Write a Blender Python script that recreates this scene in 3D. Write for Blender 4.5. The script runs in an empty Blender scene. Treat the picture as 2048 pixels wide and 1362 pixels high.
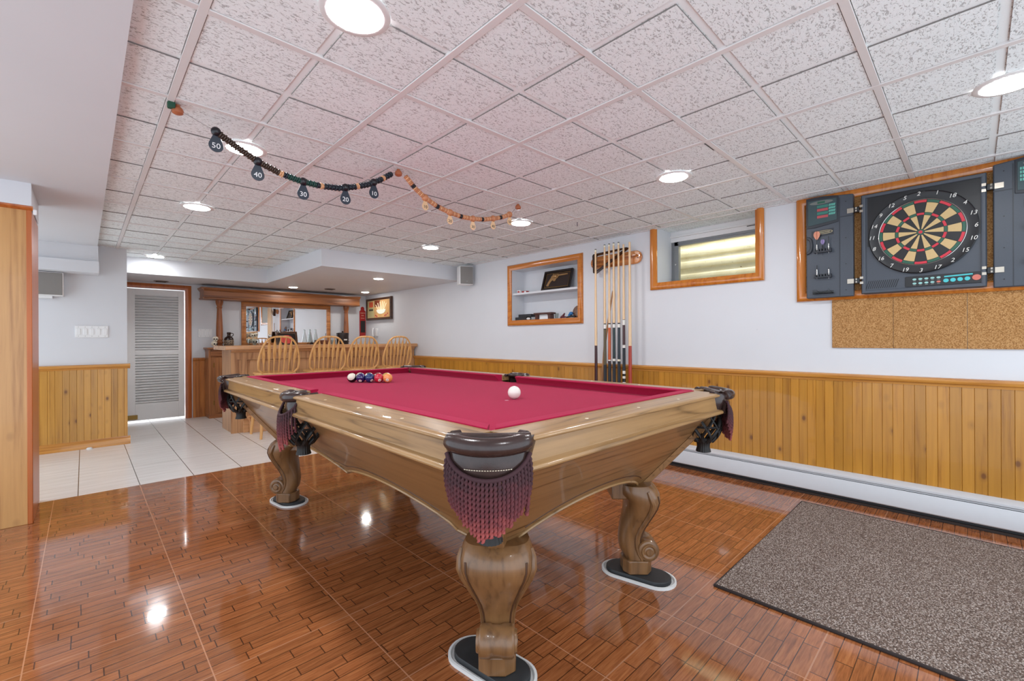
import bpy, math, random
from mathutils import Vector, Matrix
random.seed(7)
PI = math.pi
S = bpy.context.scene
COL = S.collection

# ------------------------------------------------------------------ camera, world, exposure
H = 1.923            # ceiling height
XW = 3.43            # right wall
cam_d = bpy.data.cameras.new('camera')
cam = bpy.data.objects.new('camera', cam_d); COL.objects.link(cam)
yaw, roll = 0.7664, -0.00495
fw = Vector((math.sin(yaw), math.cos(yaw), 0)); rt = Vector((math.cos(yaw), -math.sin(yaw), 0)); upv = Vector((0, 0, 1))
cr, sr = math.cos(roll), math.sin(roll)
right = rt*cr + upv*sr
up = -rt*sr + upv*cr
cam.matrix_world = Matrix(((right.x, up.x, -fw.x, 0), (right.y, up.y, -fw.y, 0), (right.z, up.z, -fw.z, 1.01), (0, 0, 0, 1)))
cam_d.sensor_width = 36.0; cam_d.sensor_fit = 'HORIZONTAL'
cam_d.lens = 36.0*889.93/2048
cam_d.shift_y = -2.85/2048
cam_d.clip_start = 0.02
S.camera = cam
W = bpy.data.worlds.new('world'); S.world = W; W.use_nodes = True
W.node_tree.nodes['Background'].inputs[0].default_value = (0.80, 0.90, 1.0, 1)
W.node_tree.nodes['Background'].inputs[1].default_value = 1.85
S.view_settings.view_transform = 'Standard'; S.view_settings.look = 'None'
S.view_settings.exposure = 0.31; S.view_settings.gamma = 1.0; S.view_settings.use_curve_mapping = False
LAMP = 106.0          # radiance of the recessed downlights

def area_lamp(name, loc, size, power, target, color=(1, 1, 1)):
    d = bpy.data.lights.new(name, 'AREA'); d.shape = 'RECTANGLE'; d.size, d.size_y = size; d.energy = power; d.color = color
    o = bpy.data.objects.new(name, d); COL.objects.link(o); o.location = loc
    o.rotation_euler = (Vector(target)-Vector(loc)).to_track_quat('-Z', 'Y').to_euler()
    return o
area_lamp('window_well_daylight', (3.86, 1.4, 2.25), (0.22, 0.8), 24, (3.9, 1.4, 1.0), (1.0, 0.97, 0.88))
area_lamp('utility_room_lamp', (0.7, 7.9, 1.85), (0.9, 0.6), 34, (0.7, 7.9, 0))

# ------------------------------------------------------------------ materials
def lin(c):
    return tuple(((v/255)/12.92 if v/255 <= .04045 else ((v/255+.055)/1.055)**2.4) for v in c)
class NT:
    def __init__(s, name):
        s.m = bpy.data.materials.new(name); s.m.use_nodes = True; s.t = s.m.node_tree; s.b = s.t.nodes['Principled BSDF']
    def n(s, typ, **kw):
        o = s.t.nodes.new(typ)
        for k, v in kw.items():
            if k.startswith('_'): setattr(o, k[1:], v)
            else: s.set(o.inputs[int(k[1:])] if k[0] == 'i' and k[1:].isdigit() else o.inputs[k.replace('__', ' ')], v)
        return o
    def set(s, inp, v):
        if isinstance(v, bpy.types.NodeSocket): s.t.links.new(v, inp)
        else: inp.default_value = v
    def m_(s, op, a, b=0.0, c=0.0):
        o = s.n('ShaderNodeMath', _operation=op); s.set(o.inputs[0], a); s.set(o.inputs[1], b); s.set(o.inputs[2], c); return o.outputs[0]
    def pos(s):
        return s.n('ShaderNodeTexCoord').outputs['Object']
    def xyz(s, v=None):
        o = s.n('ShaderNodeSeparateXYZ'); s.set(o.inputs[0], v or s.pos()); return o.outputs
    def comb(s, x, y, z):
        o = s.n('ShaderNodeCombineXYZ'); s.set(o.inputs[0], x); s.set(o.inputs[1], y); s.set(o.inputs[2], z); return o.outputs[0]
    def scale(s, v, sc):
        o = s.n('ShaderNodeMapping'); s.set(o.inputs[0], v); o.inputs['Scale'].default_value = sc; return o.outputs[0]
    def noise(s, v, sc, det=3, rough=.5, dist=0.0, out=0):
        o = s.n('ShaderNodeTexNoise'); s.set(o.inputs['Vector'], v); o.inputs['Scale'].default_value = sc; o.inputs['Detail'].default_value = det
        o.inputs['Roughness'].default_value = rough; o.inputs['Distortion'].default_value = dist; return o.outputs[out]
    def ramp(s, f, stops, interp='LINEAR'):
        o = s.n('ShaderNodeValToRGB'); s.set(o.inputs[0], f); r = o.color_ramp; r.interpolation = interp
        while len(r.elements) < len(stops): r.elements.new(.5)
        for e, (p, c) in zip(r.elements, stops):
            e.position = p; e.color = (c[0], c[1], c[2], 1) if not isinstance(c, (int, float)) else (c, c, c, 1)
        return o.outputs[0]
    def mix(s, f, a, b, typ='MIX'):
        o = s.n('ShaderNodeMix', _data_type='RGBA', _blend_type=typ)
        s.set(o.inputs[0], f)
        for i, v in ((6, a), (7, b)): s.set(o.inputs[i], v if isinstance(v, bpy.types.NodeSocket) else (v[0], v[1], v[2], 1))
        return o.outputs[2]
    def wn(s, v, out='Value', dim='1D'):
        o = s.n('ShaderNodeTexWhiteNoise', _noise_dimensions=dim)
        s.set(o.inputs['W' if dim == '1D' else 'Vector'], v); return o.outputs[out]
    def line(s, x, x0, sp, w):     # 1 on a grid line of width w
        u = s.m_('DIVIDE', s.m_('SUBTRACT', x, x0), sp)
        d = s.m_('MULTIPLY', s.m_('ABSOLUTE', s.m_('SUBTRACT', s.m_('FRACT', s.m_('ADD', u, .5)), .5)), sp)
        return s.m_('LESS_THAN', d, w/2)
    def bump(s, h, strength=.3, dist=.002):
        o = s.n('ShaderNodeBump'); o.inputs['Strength'].default_value = strength; o.inputs['Distance'].default_value = dist
        s.set(o.inputs['Height'], h); s.t.links.new(o.outputs[0], s.b.inputs['Normal'])
    def out(s, col=None, rough=None, metal=None, spec=None, coat=None):
        for k, v in (('Base Color', col), ('Roughness', rough), ('Metallic', metal), ('Specular IOR Level', spec), ('Coat Weight', coat)):
            if v is None: continue
            if k == 'Base Color' and not isinstance(v, bpy.types.NodeSocket): v = (v[0], v[1], v[2], 1)
            s.set(s.b.inputs[k], v)
        return s.m
MATS = {}
def plain(name, rgb, rough=.5, metal=0.0, var=.06, sc=30, coat=0.0, spec=.5, bump=0.0):
    if name in MATS: return MATS[name]
    t = NT(name); c = lin(rgb)
    f = t.noise(t.pos(), sc, 4)
    col = t.mix(f, tuple(x*(1-var) for x in c), tuple(min(1, x*(1+var)) for x in c))
    if bump: t.bump(f, bump, .003)
    MATS[name] = t.out(col, rough, metal, spec, coat); return MATS[name]
def wood(name, dark, light, axis='z', rough=.35, sc=1.0, knots=False, board=None, coat=.0, cath=.5, rings=14, vary=.25, lines=0.0):
    if name in MATS: return MATS[name]
    t = NT(name); X, Y, Z = t.xyz(); P = {'x': X, 'y': Y, 'z': Z}
    others = [a for a in 'xyz' if a != axis]
    al = P[axis]; a1, a2 = P[others[0]], P[others[1]]
    off = 0.0
    if board:
        baxis, bw, b0 = board
        idx = t.m_('FLOOR', t.m_('DIVIDE', t.m_('SUBTRACT', P[baxis], b0), bw))
        rnd = t.wn(idx); off = t.m_('MULTIPLY', rnd, 7.0)
    al2 = t.m_('ADD', al, off)
    v = t.comb(t.m_('MULTIPLY', al2, .035), a1, a2)
    g = t.noise(t.scale(t.comb(al2, a1, a2), (3*sc, 60*sc, 60*sc)), 1.0, 5, .6)
    lo = t.noise(t.scale(v, (12*sc, 9*sc, 9*sc)), 1.0, 2, .5, .4)
    ringv = t.m_('FRACT', t.m_('MULTIPLY', lo, rings))
    ringv = t.m_('PINGPONG', t.m_('MULTIPLY', lo, rings), 1.0)
    f = t.m_('ADD', t.m_('MULTIPLY', g, 1-cath), t.m_('MULTIPLY', ringv, cath))
    d, l = lin(dark), lin(light)
    col = t.ramp(f, [(.2, d), (.42, tuple((a+b*2)/3 for a, b in zip(d, l))), (.75, l)])
    if lines:
        lf = t.m_('MULTIPLY', t.ramp(ringv, [(0, 1), (.13, .35), (.24, 0)]), t.ramp(g, [(.3, 1), (.6, .35)]))
        col = t.mix(t.m_('MULTIPLY', lf, lines), col, tuple(x*.45 for x in d))
    if board:
        tone = t.m_('ADD', t.m_('MULTIPLY', rnd, vary), 1-vary/2)
        col = t.mix(1.0, col, t.comb(tone, tone, tone), 'MULTIPLY')
    if knots:
        vo = t.n('ShaderNodeTexVoronoi'); t.set(vo.inputs['Vector'], t.comb(t.m_('MULTIPLY', al2, 5.0), t.m_('MULTIPLY', a1, 8.5), t.m_('MULTIPLY', a2, 8.5)))
        vo.inputs['Scale'].default_value = 1.0
        kn = t.ramp(vo.outputs['Distance'], [(0, 1), (.06, .9), (.10, .3), (.19, 0)])
        col = t.mix(kn, col, lin((112, 66, 22)))
    t.bump(f, .05, .0006)
    MATS[name] = t.out(col, rough, 0, .5, coat); return MATS[name]
def emis(name, rgb, st):
    if name in MATS: return MATS[name]
    t = NT(name); t.b.inputs['Emission Color'].default_value = (*lin(rgb), 1); t.b.inputs['Emission Strength'].default_value = st
    MATS[name] = t.out(lin(rgb), .4); return MATS[name]
def glass(name, rgb=(240, 245, 245), rough=.02, thin=True):
    if name in MATS: return MATS[name]
    t = NT(name); t.b.inputs['Transmission Weight'].default_value = 1.0; t.b.inputs['IOR'].default_value = 1.15 if thin else 1.45
    MATS[name] = t.out(lin(rgb), rough); return MATS[name]

def m_paint():
    t = NT('white_wall_paint'); p = t.pos()
    f = t.noise(p, 2.5, 3); g = t.noise(p, 160, 2)
    col = t.mix(f, lin((212, 214, 218)), lin((219, 220, 224)))
    sp = t.ramp(t.noise(p, 26, 2, .7, 1.2), [(.77, 0), (.79, 1)])
    col = t.mix(t.m_('MULTIPLY', sp, .25), col, lin((120, 118, 120)))
    t.bump(g, .08, .0008); return t.out(col, .55)
def m_ceiling():
    t = NT('fissured_ceiling_tile'); p = t.pos(); X, Y, Z = t.xyz(p)
    gx = t.line(X, .239, .3048, .021); gy = t.line(Y, 1.4605, .3048, .021)
    band = t.m_('MAXIMUM', gx, gy)
    ti = t.comb(t.m_('FLOOR', t.m_('DIVIDE', t.m_('SUBTRACT', X, .239), .3048)), t.m_('FLOOR', t.m_('DIVIDE', t.m_('SUBTRACT', Y, 1.455), .3048)), 0.0)
    rv = t.wn(ti, 'Color', '3D')
    vadd = t.n('ShaderNodeVectorMath', _operation='ADD'); t.set(vadd.inputs[0], p); t.set(vadd.inputs[1], rv)
    n1 = t.noise(t.scale(vadd.outputs[0], (66, 128, 1)), 1.0, 3, .6, 1.2)
    n2 = t.noise(vadd.outputs[0], 330, 2)
    pit = t.ramp(n1, [(.0, 1), (.398, 1), (.436, 0)])
    fine = t.ramp(n2, [(.30, 1), (.40, 0)])
    pit2 = t.m_('MAXIMUM', pit, t.m_('MULTIPLY', fine, .30))
    pitm = t.m_('MULTIPLY', pit2, t.m_('SUBTRACT', 1.0, band))
    base = t.mix(t.noise(p, 1.3, 2), lin((238, 246, 247)), lin((245, 250, 251)))
    col = t.mix(t.m_('MULTIPLY', pitm, .52), base, lin((110, 106, 105)))
    t.bump(t.m_('SUBTRACT', t.m_('MULTIPLY', n1, .4), pitm), .5, .003)
    return t.out(col, .85, 0, .2)
def m_woodtile():
    t = NT('glossy_wood_look_tile'); p = t.pos(); X, Y, Z = t.xyz(p)
    sx, sy, x0, y0 = .4192, .4146, .2797, .7655
    tx = t.m_('FLOOR', t.m_('DIVIDE', t.m_('SUBTRACT', X, x0), sx)); ty = t.m_('FLOOR', t.m_('DIVIDE', t.m_('SUBTRACT', Y, y0), sy))
    rowh = sy/9
    row = t.m_('FLOOR', t.m_('DIVIDE', t.m_('SUBTRACT', Y, y0), rowh))
    xr = t.m_('ADD', X, t.m_('MULTIPLY', t.wn(t.m_('ADD', row, t.m_('MULTIPLY', tx, 31.7))), .21))
    bw = .19
    bi = t.m_('FLOOR', t.m_('DIVIDE', xr, bw))
    rnd = t.wn(t.comb(bi, row, tx), 'Value', '3D')
    joint = t.m_('MULTIPLY', t.line(xr, 0.0, bw, .0034), 1.0)
    rowl = t.line(Y, y0, rowh, .0027)
    gv = t.comb(t.m_('MULTIPLY', t.m_('ADD', X, t.m_('MULTIPLY', rnd, 9.0)), 9.0), t.m_('MULTIPLY', Y, 130.0), t.m_('MULTIPLY', rnd, 50.0))
    g = t.noise(gv, 1.0, 5, .65, .6)
    col = t.ramp(g, [(.25, lin((114, 64, 36))), (.48, lin((152, 90, 52))), (.75, lin((180, 116, 70)))])
    tone = t.m_('ADD', t.m_('MULTIPLY', rnd, .26), .84)
    col = t.mix(1.0, col, t.comb(tone, tone, tone), 'MULTIPLY')
    dk = t.m_('MAXIMUM', t.m_('MULTIPLY', joint, .85), t.m_('MULTIPLY', rowl, .9))
    col = t.mix(dk, col, lin((58, 32, 20)))
    gx = t.line(X, x0, sx, .0035); gy = t.line(Y, y0, sy, .0042)
    col = t.mix(t.m_('MAXIMUM', t.m_('MULTIPLY', gx, .9), t.m_('MULTIPLY', gy, .75)), col, lin((196, 140, 105)))
    gr = t.m_('MAXIMUM', t.line(X, x0, sx, .008), t.line(Y, y0, sy, .007))
    wav = t.noise(p, 3.2, 2)
    tilt = t.m_('MULTIPLY', t.wn(t.comb(tx, ty, 0.0), 'Value', '3D'), 1.0)
    h = t.m_('ADD', t.m_('MULTIPLY', wav, .8), t.m_('MULTIPLY', gr, -.35))
    h = t.m_('ADD', h, t.m_('MULTIPLY', g, .02))
    t.bump(h, .35, .004)
    return t.out(col, .085, 0, .5, .35)
def m_whitetile():
    t = NT('pale_streaked_tile'); p = t.pos(); X, Y, Z = t.xyz(p)
    row = t.m_('FLOOR', t.m_('DIVIDE', Y, .105))
    g = t.noise(t.comb(t.m_('ADD', t.m_('MULTIPLY', X, 2.2), t.m_('MULTIPLY', t.wn(row), 5.0)), t.m_('MULTIPLY', Y, 45.0), 0.0), 1.0, 4, .6)
    col = t.ramp(g, [(.3, lin((220, 215, 209))), (.6, lin((236, 232, 228)))])
    col = t.mix(t.m_('MULTIPLY', t.line(Y, 4.06, .105, .003), .38), col, lin((150, 140, 132)))
    col = t.mix(t.line(X, -.03, .3115, .005), col, lin((98, 88, 80)))
    col = t.mix(t.m_('MULTIPLY', t.line(Y, 4.06, .63, .004), .4), col, lin((98, 88, 80)))
    t.bump(t.m_('ADD', t.noise(p, 3, 2), t.m_('MULTIPLY', t.line(X, -.03, .3115, .008), -.4)), .3, .002)
    return t.out(col, .22)
def m_cork():
    t = NT('cork'); p = t.pos(); v = t.n('ShaderNodeTexVoronoi'); t.set(v.inputs['Vector'], p); v.inputs['Scale'].default_value = 260
    n = t.noise(p, 210, 4, .7)
    rr = t.m_('MULTIPLY', t.m_('ADD', t.wn(v.outputs['Color'], 'Value', '3D'), n), .5)
    col = t.ramp(rr, [(.2, lin((126, 86, 48))), (.45, lin((168, 122, 74))), (.8, lin((198, 156, 106)))])
    t.bump(rr, .4, .002); return t.out(col, .9, 0, .2)
def m_felt():
    t = NT('crimson_cloth'); p = t.pos(); n = t.noise(p, 900, 2); l = t.noise(p, 3, 2)
    sp = t.ramp(t.noise(p, 140, 2, .7), [(.74, 0), (.78, 1)])
    col = t.mix(n, lin((150, 18, 54)), lin((174, 32, 72)))
    col = t.mix(t.m_('MULTIPLY', l, .25), col, lin((162, 28, 64)))
    col = t.mix(t.m_('MULTIPLY', sp, .35), col, lin((232, 150, 165)))
    t.bump(n, .25, .0008)
    t.b.inputs['Sheen Weight'].default_value = .1; t.b.inputs['Sheen Tint'].default_value = (1, .5, .6, 1)
    return t.out(col, .95, 0, .1)
def m_mat():
    t = NT('looped_grey_brown_carpet'); p = t.pos(); v = t.n('ShaderNodeTexVoronoi'); t.set(v.inputs['Vector'], t.scale(p, (1.0, 1.35, 1.0))); v.inputs['Scale'].default_value = 165
    d = v.outputs['Distance']; r = t.wn(v.outputs['Color'], 'Value', '3D')
    base = t.ramp(r, [(.1, lin((118, 100, 90))), (.5, lin((152, 136, 126))), (.9, lin((190, 178, 170)))])
    col = t.mix(t.ramp(d, [(.34, 0), (.75, 1)]), base, lin((84, 70, 63)))
    t.bump(t.m_('SUBTRACT', 1.0, d), .8, .004); return t.out(col, .95, 0, .1)
def m_fringe():
    t = NT('burgundy_rope_fringe'); p = t.pos(); X, Y, Z = t.xyz(p)
    n = t.noise(p, 60, 3)
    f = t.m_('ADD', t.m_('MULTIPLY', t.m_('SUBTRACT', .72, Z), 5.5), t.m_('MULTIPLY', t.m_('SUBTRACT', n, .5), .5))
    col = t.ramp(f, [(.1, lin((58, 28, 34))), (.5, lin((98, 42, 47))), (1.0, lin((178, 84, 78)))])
    t.bump(t.noise(p, 700, 2), .3, .001); return t.out(col, .8)
def m_leather():
    t = NT('dark_brown_leather'); p = t.pos(); n = t.noise(p, 40, 4)
    col = t.mix(n, lin((38, 26, 24)), lin((64, 46, 42)))
    t.bump(t.noise(p, 300, 3), .15, .001); return t.out(col, .22)
def m_galv():
    t = NT('galvanised_window_well'); p = t.pos(); n = t.noise(p, 9, 4); sp = t.ramp(t.noise(p, 55, 3, .7, 1), [(.66, 0), (.70, 1)])
    col = t.mix(n, lin((205, 190, 150)), lin((240, 232, 205)))
    col = t.mix(sp, col, lin((112, 84, 48))); return t.out(col, .5, .15)
PAINT = m_paint(); CEIL = m_ceiling(); FLOOR = m_woodtile(); TILE = m_whitetile(); CORK = m_cork(); FELT = m_felt(); MATM = m_mat()
FRINGE = m_fringe(); LEATHER = m_leather(); GALV = m_galv()
TRIMW = plain('white_trim', (228, 226, 225), .4, var=.02)
GRIDW = plain('white_ceiling_grid', (224, 221, 220), .35, var=.03, sc=6)
WHITEP = plain('white_plastic', (232, 232, 232), .3, var=.01)
HEATW = plain('white_enamel_metal', (202, 204, 208), .35, var=.02)
DOORW = plain('white_door_paint', (240, 240, 239), .4, var=.02)
BLACKM = plain('black_metal', (22, 21, 22), .35)
CHROME = plain('chrome', (210, 208, 204), .2, 1.0)
BRASS = plain('aged_brass', (150, 118, 62), .4, .8)
PINE_Z = wood('knotty_pine_boards', (146, 90, 22), (194, 136, 48), 'z', .3, knots=True, board=('y', .0475, 0.0), cath=.22, rings=9, coat=.25)
PINE_ZX = wood('knotty_pine_boards_across', (152, 98, 34), (202, 148, 66), 'z', .3, knots=True, board=('x', .0475, 0.0), cath=.22, rings=9, coat=.25)
PINE_Y = wood('pine_trim_long', (164, 100, 34), (208, 146, 66), 'y', .25, cath=.4, coat=.3)
PINE_X = wood('pine_trim_across', (164, 100, 34), (208, 146, 66), 'x', .25, cath=.4, coat=.3)
AMB_Y = wood('amber_pine_frame', (168, 88, 24), (204, 124, 44), 'y', .18, cath=.35, coat=.6)
AMB_Z = wood('amber_pine_frame_upright', (168, 88, 24), (204, 124, 44), 'z', .18, cath=.35, coat=.6)
AMB_X = wood('orange_door_casing', (150, 74, 28), (190, 104, 48), 'z', .3, cath=.35)
PILLAR = wood('varnished_pine_plank', (158, 106, 54), (208, 158, 96), 'z', .28, knots=True, cath=.35, rings=6, coat=.3, sc=.8)
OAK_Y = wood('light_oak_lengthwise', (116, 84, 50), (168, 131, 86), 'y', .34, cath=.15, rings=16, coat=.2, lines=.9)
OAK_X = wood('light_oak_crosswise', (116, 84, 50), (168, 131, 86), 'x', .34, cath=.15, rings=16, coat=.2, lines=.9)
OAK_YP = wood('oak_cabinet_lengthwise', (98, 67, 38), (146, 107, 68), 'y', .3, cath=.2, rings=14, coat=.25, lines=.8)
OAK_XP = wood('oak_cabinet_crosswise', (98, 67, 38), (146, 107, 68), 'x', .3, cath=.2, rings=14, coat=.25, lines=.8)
OAK_LEG = wood('carved_oak_leg', (84, 56, 32), (132, 94, 58), 'z', .32, cath=.3, rings=12, coat=.25)
OAK_BAR = wood('bar_oak', (146, 98, 62), (196, 148, 104), 'z', .35, cath=.5, rings=12)
OAK_BARX = wood('bar_oak_long', (160, 106, 64), (212, 160, 112), 'x', .25, cath=.4, coat=.4)
OAK_STOOL = wood('honey_oak_stool', (190, 132, 72), (226, 172, 108), 'z', .35, cath=.3)
OAK_RED = wood('warm_stained_oak', (114, 66, 34), (162, 104, 62), 'x', .35, cath=.6, rings=14)
OAK_REDZ = wood('warm_stained_oak_upright', (134, 82, 46), (182, 122, 76), 'z', .35, cath=.5, rings=12)
DARKW = wood('dark_walnut', (44, 24, 14), (82, 48, 28), 'y', .3)

# ------------------------------------------------------------------ mesh building
class MB:
    def __init__(s): s.v = []; s.f = []; s.mi = []; s.cur = 0
    def mat(s, i): s.cur = i; return s
    def add(s, vs, fs):
        b = len(s.v); s.v += [tuple(v) for v in vs]; s.f += [tuple(b+i for i in f) for f in fs]; s.mi += [s.cur]*len(fs); return s
    def box(s, x0, x1, y0, y1, z0, z1):
        vs = [(x, y, z) for z in (z0, z1) for y in (y0, y1) for x in (x0, x1)]
        return s.add(vs, [(0, 2, 3, 1), (4, 5, 7, 6), (0, 1, 5, 4), (2, 6, 7, 3), (0, 4, 6, 2), (1, 3, 7, 5)])
    def rings(s, rings, cap=True, closed=False):
        n = len(rings[0]); vs = [p for r in rings for p in r]; fs = []
        m = len(rings)
        for i in range(m if closed else m-1):
            j = (i+1) % m
            for k in range(n):
                l = (k+1) % n; fs.append((i*n+k, i*n+l, j*n+l, j*n+k))
        if cap and not closed: fs += [tuple(range(n))[::-1], tuple((m-1)*n+k for k in range(n))]
        return s.add(vs, fs)
    def lathe(s, prof, c=(0, 0, 0), n=24, M=None):
        rs = []
        for r, z in prof:
            ring = [Vector((max(r, 1e-5)*math.cos(2*PI*k/n), max(r, 1e-5)*math.sin(2*PI*k/n), z)) for k in range(n)]
            rs.append([tuple((M @ p if M else p) + Vector(c)) for p in ring])
        return s.rings(rs)
    def tube(s, pts, r, n=10, closed=False, cap=True, flat=None, twist=None, lobes=0):
        pts = [Vector(p) for p in pts]; m = len(pts); rs = []; N = None
        for i, p in enumerate(pts):
            a = pts[(i-1) % m] if (closed or i) else p; b = pts[(i+1) % m] if (closed or i < m-1) else p
            T = (b-a).normalized()
            if N is None:
                N = T.cross(Vector((0, 0, 1)));
                if N.length < .05: N = T.cross(Vector((0, 1, 0)))
            N = (N - T*N.dot(T)).normalized(); B = T.cross(N)
            ri = r[i] if isinstance(r, (list, tuple)) else r
            ring = []
            for k in range(n):
                th = 2*PI*k/n
                q = ri
                if lobes: q = ri*(1+.28*math.cos(lobes*(th - (twist or 0)*i)))
                u, w = math.cos(th)*q, math.sin(th)*q*(flat or 1)
                ring.append(tuple(p+N*u+B*w))
            rs.append(ring)
        return s.rings(rs, cap and not closed, closed)
    def prism(s, poly, f0, f1):      # poly list of 2d, f0/f1 functions (u,v)->3d
        n = len(poly); vs = [f0(*p) for p in poly]+[f1(*p) for p in poly]
        fs = [tuple(range(n))[::-1], tuple(range(n, 2*n))]+[(k, (k+1) % n, n+(k+1) % n, n+k) for k in range(n)]
        return s.add(vs, fs)
    def ext(s, poly, axis, a0, a1):
        if axis == 'x': return s.prism(poly, lambda u, v: (a0, u, v), lambda u, v: (a1, u, v))
        if axis == 'y': return s.prism(poly, lambda u, v: (u, a0, v), lambda u, v: (u, a1, v))
        return s.prism(poly, lambda u, v: (u, v, a0), lambda u, v: (u, v, a1))
    def sphere(s, c, r, n=16, m=10, sc=(1, 1, 1)):
        rs = []
        for i in range(m+1):
            ph = PI*i/m; rr = max(math.sin(ph), 1e-4)
            rs.append([(c[0]+r*sc[0]*rr*math.cos(2*PI*k/n), c[1]+r*sc[1]*rr*math.sin(2*PI*k/n), c[2]-r*sc[2]*math.cos(ph)) for k in range(n)])
        return s.rings(rs)
    def frame(s, axis, c0, sgn, a0, a1, z0, z1, prof, open_top=False):
        # mitred frame; inner rectangle a0..a1 x z0..z1 at plane axis=c0, prof = (outward d, height off wall)
        rs = []
        cor = [(a0, z1, -1, 1), (a0, z0, -1, -1), (a1, z0, 1, -1), (a1, z1, 1, 1)]
        for a, z, da, dz in cor:
            if open_top and dz > 0: dz = 0
            ring = []
            for d, h in prof:
                c = c0+sgn*h
                ring.append((c, a+da*d, z+dz*d) if axis == 'x' else (a+da*d, c, z+dz*d))
            rs.append(ring)
        return s.rings(rs, cap=open_top, closed=not open_top)
    def text(s, body, size, o, rgt, upw, ext=.0006, align='CENTER', shear=0.0, font=None, sx=1.0):
        c = bpy.data.curves.new('t', 'FONT'); c.body = body; c.size = size; c.extrude = ext; c.align_x = align; c.align_y = 'CENTER'; c.shear = shear
        c.resolution_u = 3
        ob = bpy.data.objects.new('t', c); COL.objects.link(ob)
        me = bpy.data.meshes.new_from_object(ob.evaluated_get(bpy.context.evaluated_depsgraph_get()))
        R, U = Vector(rgt).normalized(), Vector(upw).normalized(); Nn = R.cross(U); O = Vector(o)
        s.add([tuple(O+R*v.co.x*sx+U*v.co.y+Nn*v.co.z) for v in me.vertices], [tuple(p.vertices) for p in me.polygons])
        bpy.data.objects.remove(ob); bpy.data.curves.remove(c); bpy.data.meshes.remove(me); return s
    def xf(s, M, start=0):
        for i in range(start, len(s.v)): s.v[i] = tuple(M @ Vector(s.v[i]))
        return s
    def build(s, name, mats, parent=None, world=True, bevel=0, smooth=38, seg=2, kind=None, label=None, cat=None, group=None):
        me = bpy.data.meshes.new(name)
        off = Vector((0, 0, 0)); q = parent
        if world:
            while q is not None: off += q.location; q = q.parent
        me.from_pydata([tuple(Vector(v)-off) for v in s.v], [], s.f)
        for m in (mats if isinstance(mats, (list, tuple)) else [mats]): me.materials.append(m)
        me.polygons.foreach_set('material_index', s.mi)
        import bmesh
        bm = bmesh.new(); bm.from_mesh(me); bmesh.ops.recalc_face_normals(bm, faces=bm.faces); bm.to_mesh(me); bm.free()
        if smooth:
            me.polygons.foreach_set('use_smooth', [True]*len(me.polygons)); me.set_sharp_from_angle(angle=math.radians(smooth))
        me.update()
        o = bpy.data.objects.new(name, me); COL.objects.link(o); o.parent = parent
        if bevel:
            b = o.modifiers.new('bevel', 'BEVEL'); b.width = bevel; b.segments = seg; b.limit_method = 'ANGLE'; b.angle_limit = math.radians(40)
        if kind: o['kind'] = kind
        if label: o['label'] = label
        if cat: o['category'] = cat
        if group: o['group'] = group
        return o
def B(x0, x1, y0, y1, z0, z1): return MB().box(x0, x1, y0, y1, z0, z1)
def thing(name, label, cat, loc=(0, 0, 0), group=None, rot=0):
    o = bpy.data.objects.new(name, None); COL.objects.link(o); o.location = loc; o.rotation_euler = (0, 0, rot)
    o['label'] = label; o['category'] = cat; o.empty_display_size = .05
    if group: o['group'] = group
    return o
def kids(o): return [c for c in bpy.data.objects if c.parent == o]
def dup(root, loc, rot=None, label=None):
    def rec(o, par):
        c = o.copy(); COL.objects.link(c)
        if par: c.parent = par
        for k in tree[o]: rec(k, c)
        return c
    tree = {}
    def walk(o):
        tree[o] = kids(o)
        for k in tree[o]: walk(k)
    walk(root)
    r = rec(root, None); r.location = loc
    if rot is not None: r.rotation_euler = rot
    if label: r['label'] = label
    return r
def struct(name, mb, mat, label=None, **kw): return mb.build(name, mat, kind='structure', label=label, **kw)
def wall_x(mb, x, sgn, y0, y1, z0, z1, holes, th=.1):
    # wall slab at plane x (visible face), with rectangular holes (ya,yb,za,zb)
    xb = x+sgn*th; xa, xc = min(x, xb), max(x, xb)
    ys = sorted({y0, y1, *[h[0] for h in holes], *[h[1] for h in holes]}); zs = sorted({z0, z1, *[h[2] for h in holes], *[h[3] for h in holes]})
    for i in range(len(ys)-1):
        for j in range(len(zs)-1):
            cy, cz = (ys[i]+ys[i+1])/2, (zs[j]+zs[j+1])/2
            if any(h[0] < cy < h[1] and h[2] < cz < h[3] for h in holes): continue
            mb.box(xa, xc, ys[i], ys[i+1], zs[j], zs[j+1])
    return mb
# ------------------------------------------------------------------ setting
GAPS = [[(2.075, .990), (2.072, .868), (2.066, .868), (2.070, .990)], [(2.072, .872), (2.20, .872), (2.20, .868), (2.072, .864)], [(.842, 5.25), (.849, 5.25), (.849, 5.10), (.845, 5.10)]]
YB = 7.12            # back wall
YL = 5.80            # left wall section facing the camera
struct('floor', B(-1.3, XW+.1, -1.0, 4.06, -.1, 0), FLOOR, 'glossy brown wood-look floor tiles', smooth=0)
struct('floor', B(-1.3, XW+.1, 4.06, 9.0, -.1, 0), TILE, 'pale streaked floor tiles beyond the brown floor', smooth=0)
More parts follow.
